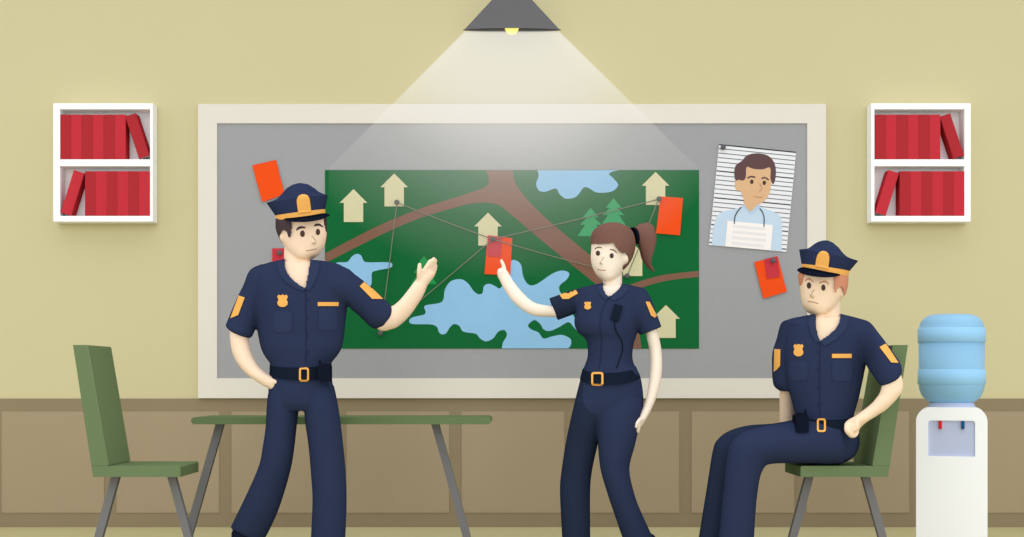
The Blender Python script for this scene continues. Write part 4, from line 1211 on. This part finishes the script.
cloth_piece('pocket', rrect(832, 359.6, 851.6, 381.2, 5), [bs], Y, NAVYL, shirt)
cloth_piece('badge', badge_poly(793.4, 343.6, 803.5, 356.4), [bs], Y, GOLD, shirt, .006, 2)
cloth_piece('name_bar', [(832, 353.8), (851.7, 353.8), (851.7, 358), (832, 358)], [bs], Y, GOLD, shirt, .005)
cloth_piece('sleeve_patch', [(774.2, 348.9), (780.4, 349.4), (780.1, 365.6), (776.8, 369.6), (773.6, 372)], [bs], Y, GOLD, shirt, .006)
cloth_piece('sleeve_patch', [(879.6, 347), (885.9, 343.4), (898.6, 362.8), (891.3, 362.4)], [bs], Y, GOLD, shirt, .006)
for yy in (352, 370, 388, 405): cloth_piece('button', oval(817.6, yy, 1.0, 1.0, 8), [bs], Y, SEAM, shirt, .003)
bm = bmesh.new()
loft(bm, pelvis, Y, .12, seg=32); loft(bm, leg_n, Y, .08, seg=28); loft(bm, leg_f, Y, .08, seg=28)
bm = remesh(bm, .0048, 2); bt = bvh_of(bm)
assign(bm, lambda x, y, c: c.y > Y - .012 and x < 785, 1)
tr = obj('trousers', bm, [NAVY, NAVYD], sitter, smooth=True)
bm = bmesh.new(); loft(bm, [((795.8, 416.2), (853.8, 415.4), .14), ((795.4, 425.6), (857.6, 424.4), .16)], Y, .14, seg=40, sub=3, sag=3.6)
bmesh.ops.recalc_face_normals(bm, faces=bm.faces); bb = bvh_of(bm)
belt = obj('belt', bm, BLACK, sitter)
buckle(816.9, 418.3, 825.9, 432, [bb, bs, bt], Y, belt)
bm = bmesh.new()
extr(bm, rrect(796.2, 415, 808.8, 432.6, 1.5, 3), Y - .185, Y - .09); extr(bm, [(804.6, 409.8), (806.4, 409.8), (807.4, 416), (804.6, 416)], Y - .15, Y - .138); extr(bm, [(799, 413), (803, 413), (803, 416), (799, 416)], Y - .16, Y - .12)
obj('radio', bm, VISOR, belt)
hair_cap('hair', [((804, 268), (845.5, 272), .104), ((798.6, 274), (847.8, 276), .113), ((799, 281), (847.6, 284), .114), ((800.6, 287), (846.4, 290), .113), ((802, 294), (844, 295.6), .11), ((806, 300), (838, 300), .09)], Y, .11,
         [[(795, 262), (803.2, 262), (802.5, 277), (801.2, 286.2), (795, 287)], [(835.8, 262), (853, 262), (850, 291), (844, 297), (843.9, 289.4), (841.4, 286.2), (838.4, 287), (836.6, 291), (834.9, 293.6)]], HAIRG, sitter)
cap(sitter, Y, [((802.2, 267.4), (847.6, 275.4), .112), ((802, 263.9), (848.9, 271.3), .114), ((799.6, 249.4), (857.5, 261.2), .125), ((803.5, 249), (852, 259.6), .123), ((807.9, 248.4), (847, 257.6), .118), ((811.2, 246.4), (842.4, 253.8), .11), ((814.6, 243.8), (837.6, 247.6), .09), ((818, 241.8), (832.8, 243.2), .06), ((822, 240.7), (828.5, 241), .03)],
    [((802, 268.6), (847.4, 276.4), .116), ((801.9, 263.9), (849, 271.2), .117)],
    [(797.5, 269.4), (803, 267.4), (812, 268.8), (826, 271.6), (840, 274.4)], [(797.4, 271), (803.5, 274.2), (816, 276.8), (830, 277.4), (840, 275.6)],
    [(815.2, 266.2), (816.4, 258), (817.4, 255), (819.6, 252), (822.8, 250.8), (826, 251.4), (828.6, 253.8), (829.4, 257.2), (829.2, 261), (828.2, 268.8)], bv)
for a, b in shoes_s: shoe(sitter, (a.x, a.y), (b.x, b.y))
socks(sitter, [(736, 545, -.1), (715, 545, .09)], Y, [(a.x, a.y) for a, b in shoes_s])
b0 = at(790, 560, Y); b0.z = 0; rebase(sitter, b0)

# ------------------------------------------------------------------ light
w = bpy.data.worlds.new('World'); scene.world = w; w.use_nodes = True
nt = w.node_tree
bg = nt.nodes['Background']
bg.inputs['Color'].default_value = (0.94, 0.975, 1.05, 1); bg.inputs['Strength'].default_value = 0.64
def sun_light(name, direction, energy, angle, color=(0.97, 0.985, 1.0)):
    l = bpy.data.lights.new(name, 'SUN'); l.energy = energy; l.angle = math.radians(angle); l.color = color
    o = bpy.data.objects.new(name, l); COL.objects.link(o)
    o.location = (-4 * direction[0], -4 * direction[1] - 4, 2 - 4 * direction[2])
    o.rotation_euler = Vector(direction).to_track_quat('-Z', 'Y').to_euler()
sun_light('fill_sun_front', (0, 1, -0.16), 0.9, 34)  # added fill from the camera side to flatten shading, not a window
sun_light('fill_sun_east', (-0.85, .5, -0.2), 0.5, 60)  # added side fill that wraps light around the figures; no window here
sun_light('fill_sun_west', (0.85, .5, -0.2), 0.5, 60)  # matching added fill from the opposite side, also without a window
sun_light('fill_sun_top', (0, .15, -1), 1.5, 90)  # added overhead fill to brighten the floor and its bounce; no roof opening

cam = bpy.data.cameras.new('camera'); co = bpy.data.objects.new('camera', cam); COL.objects.link(co)
co.location = CAMP; co.rotation_euler = (math.radians(90), 0, 0)
cam.sensor_fit = 'HORIZONTAL'; cam.sensor_width = 36; cam.lens = F * 36 / 1024
cam.shift_y = (HY - 268.5) / 1024; cam.clip_end = 100
scene.camera = co
scene.view_settings.view_transform = 'Standard'
scene.view_settings.look = 'None'
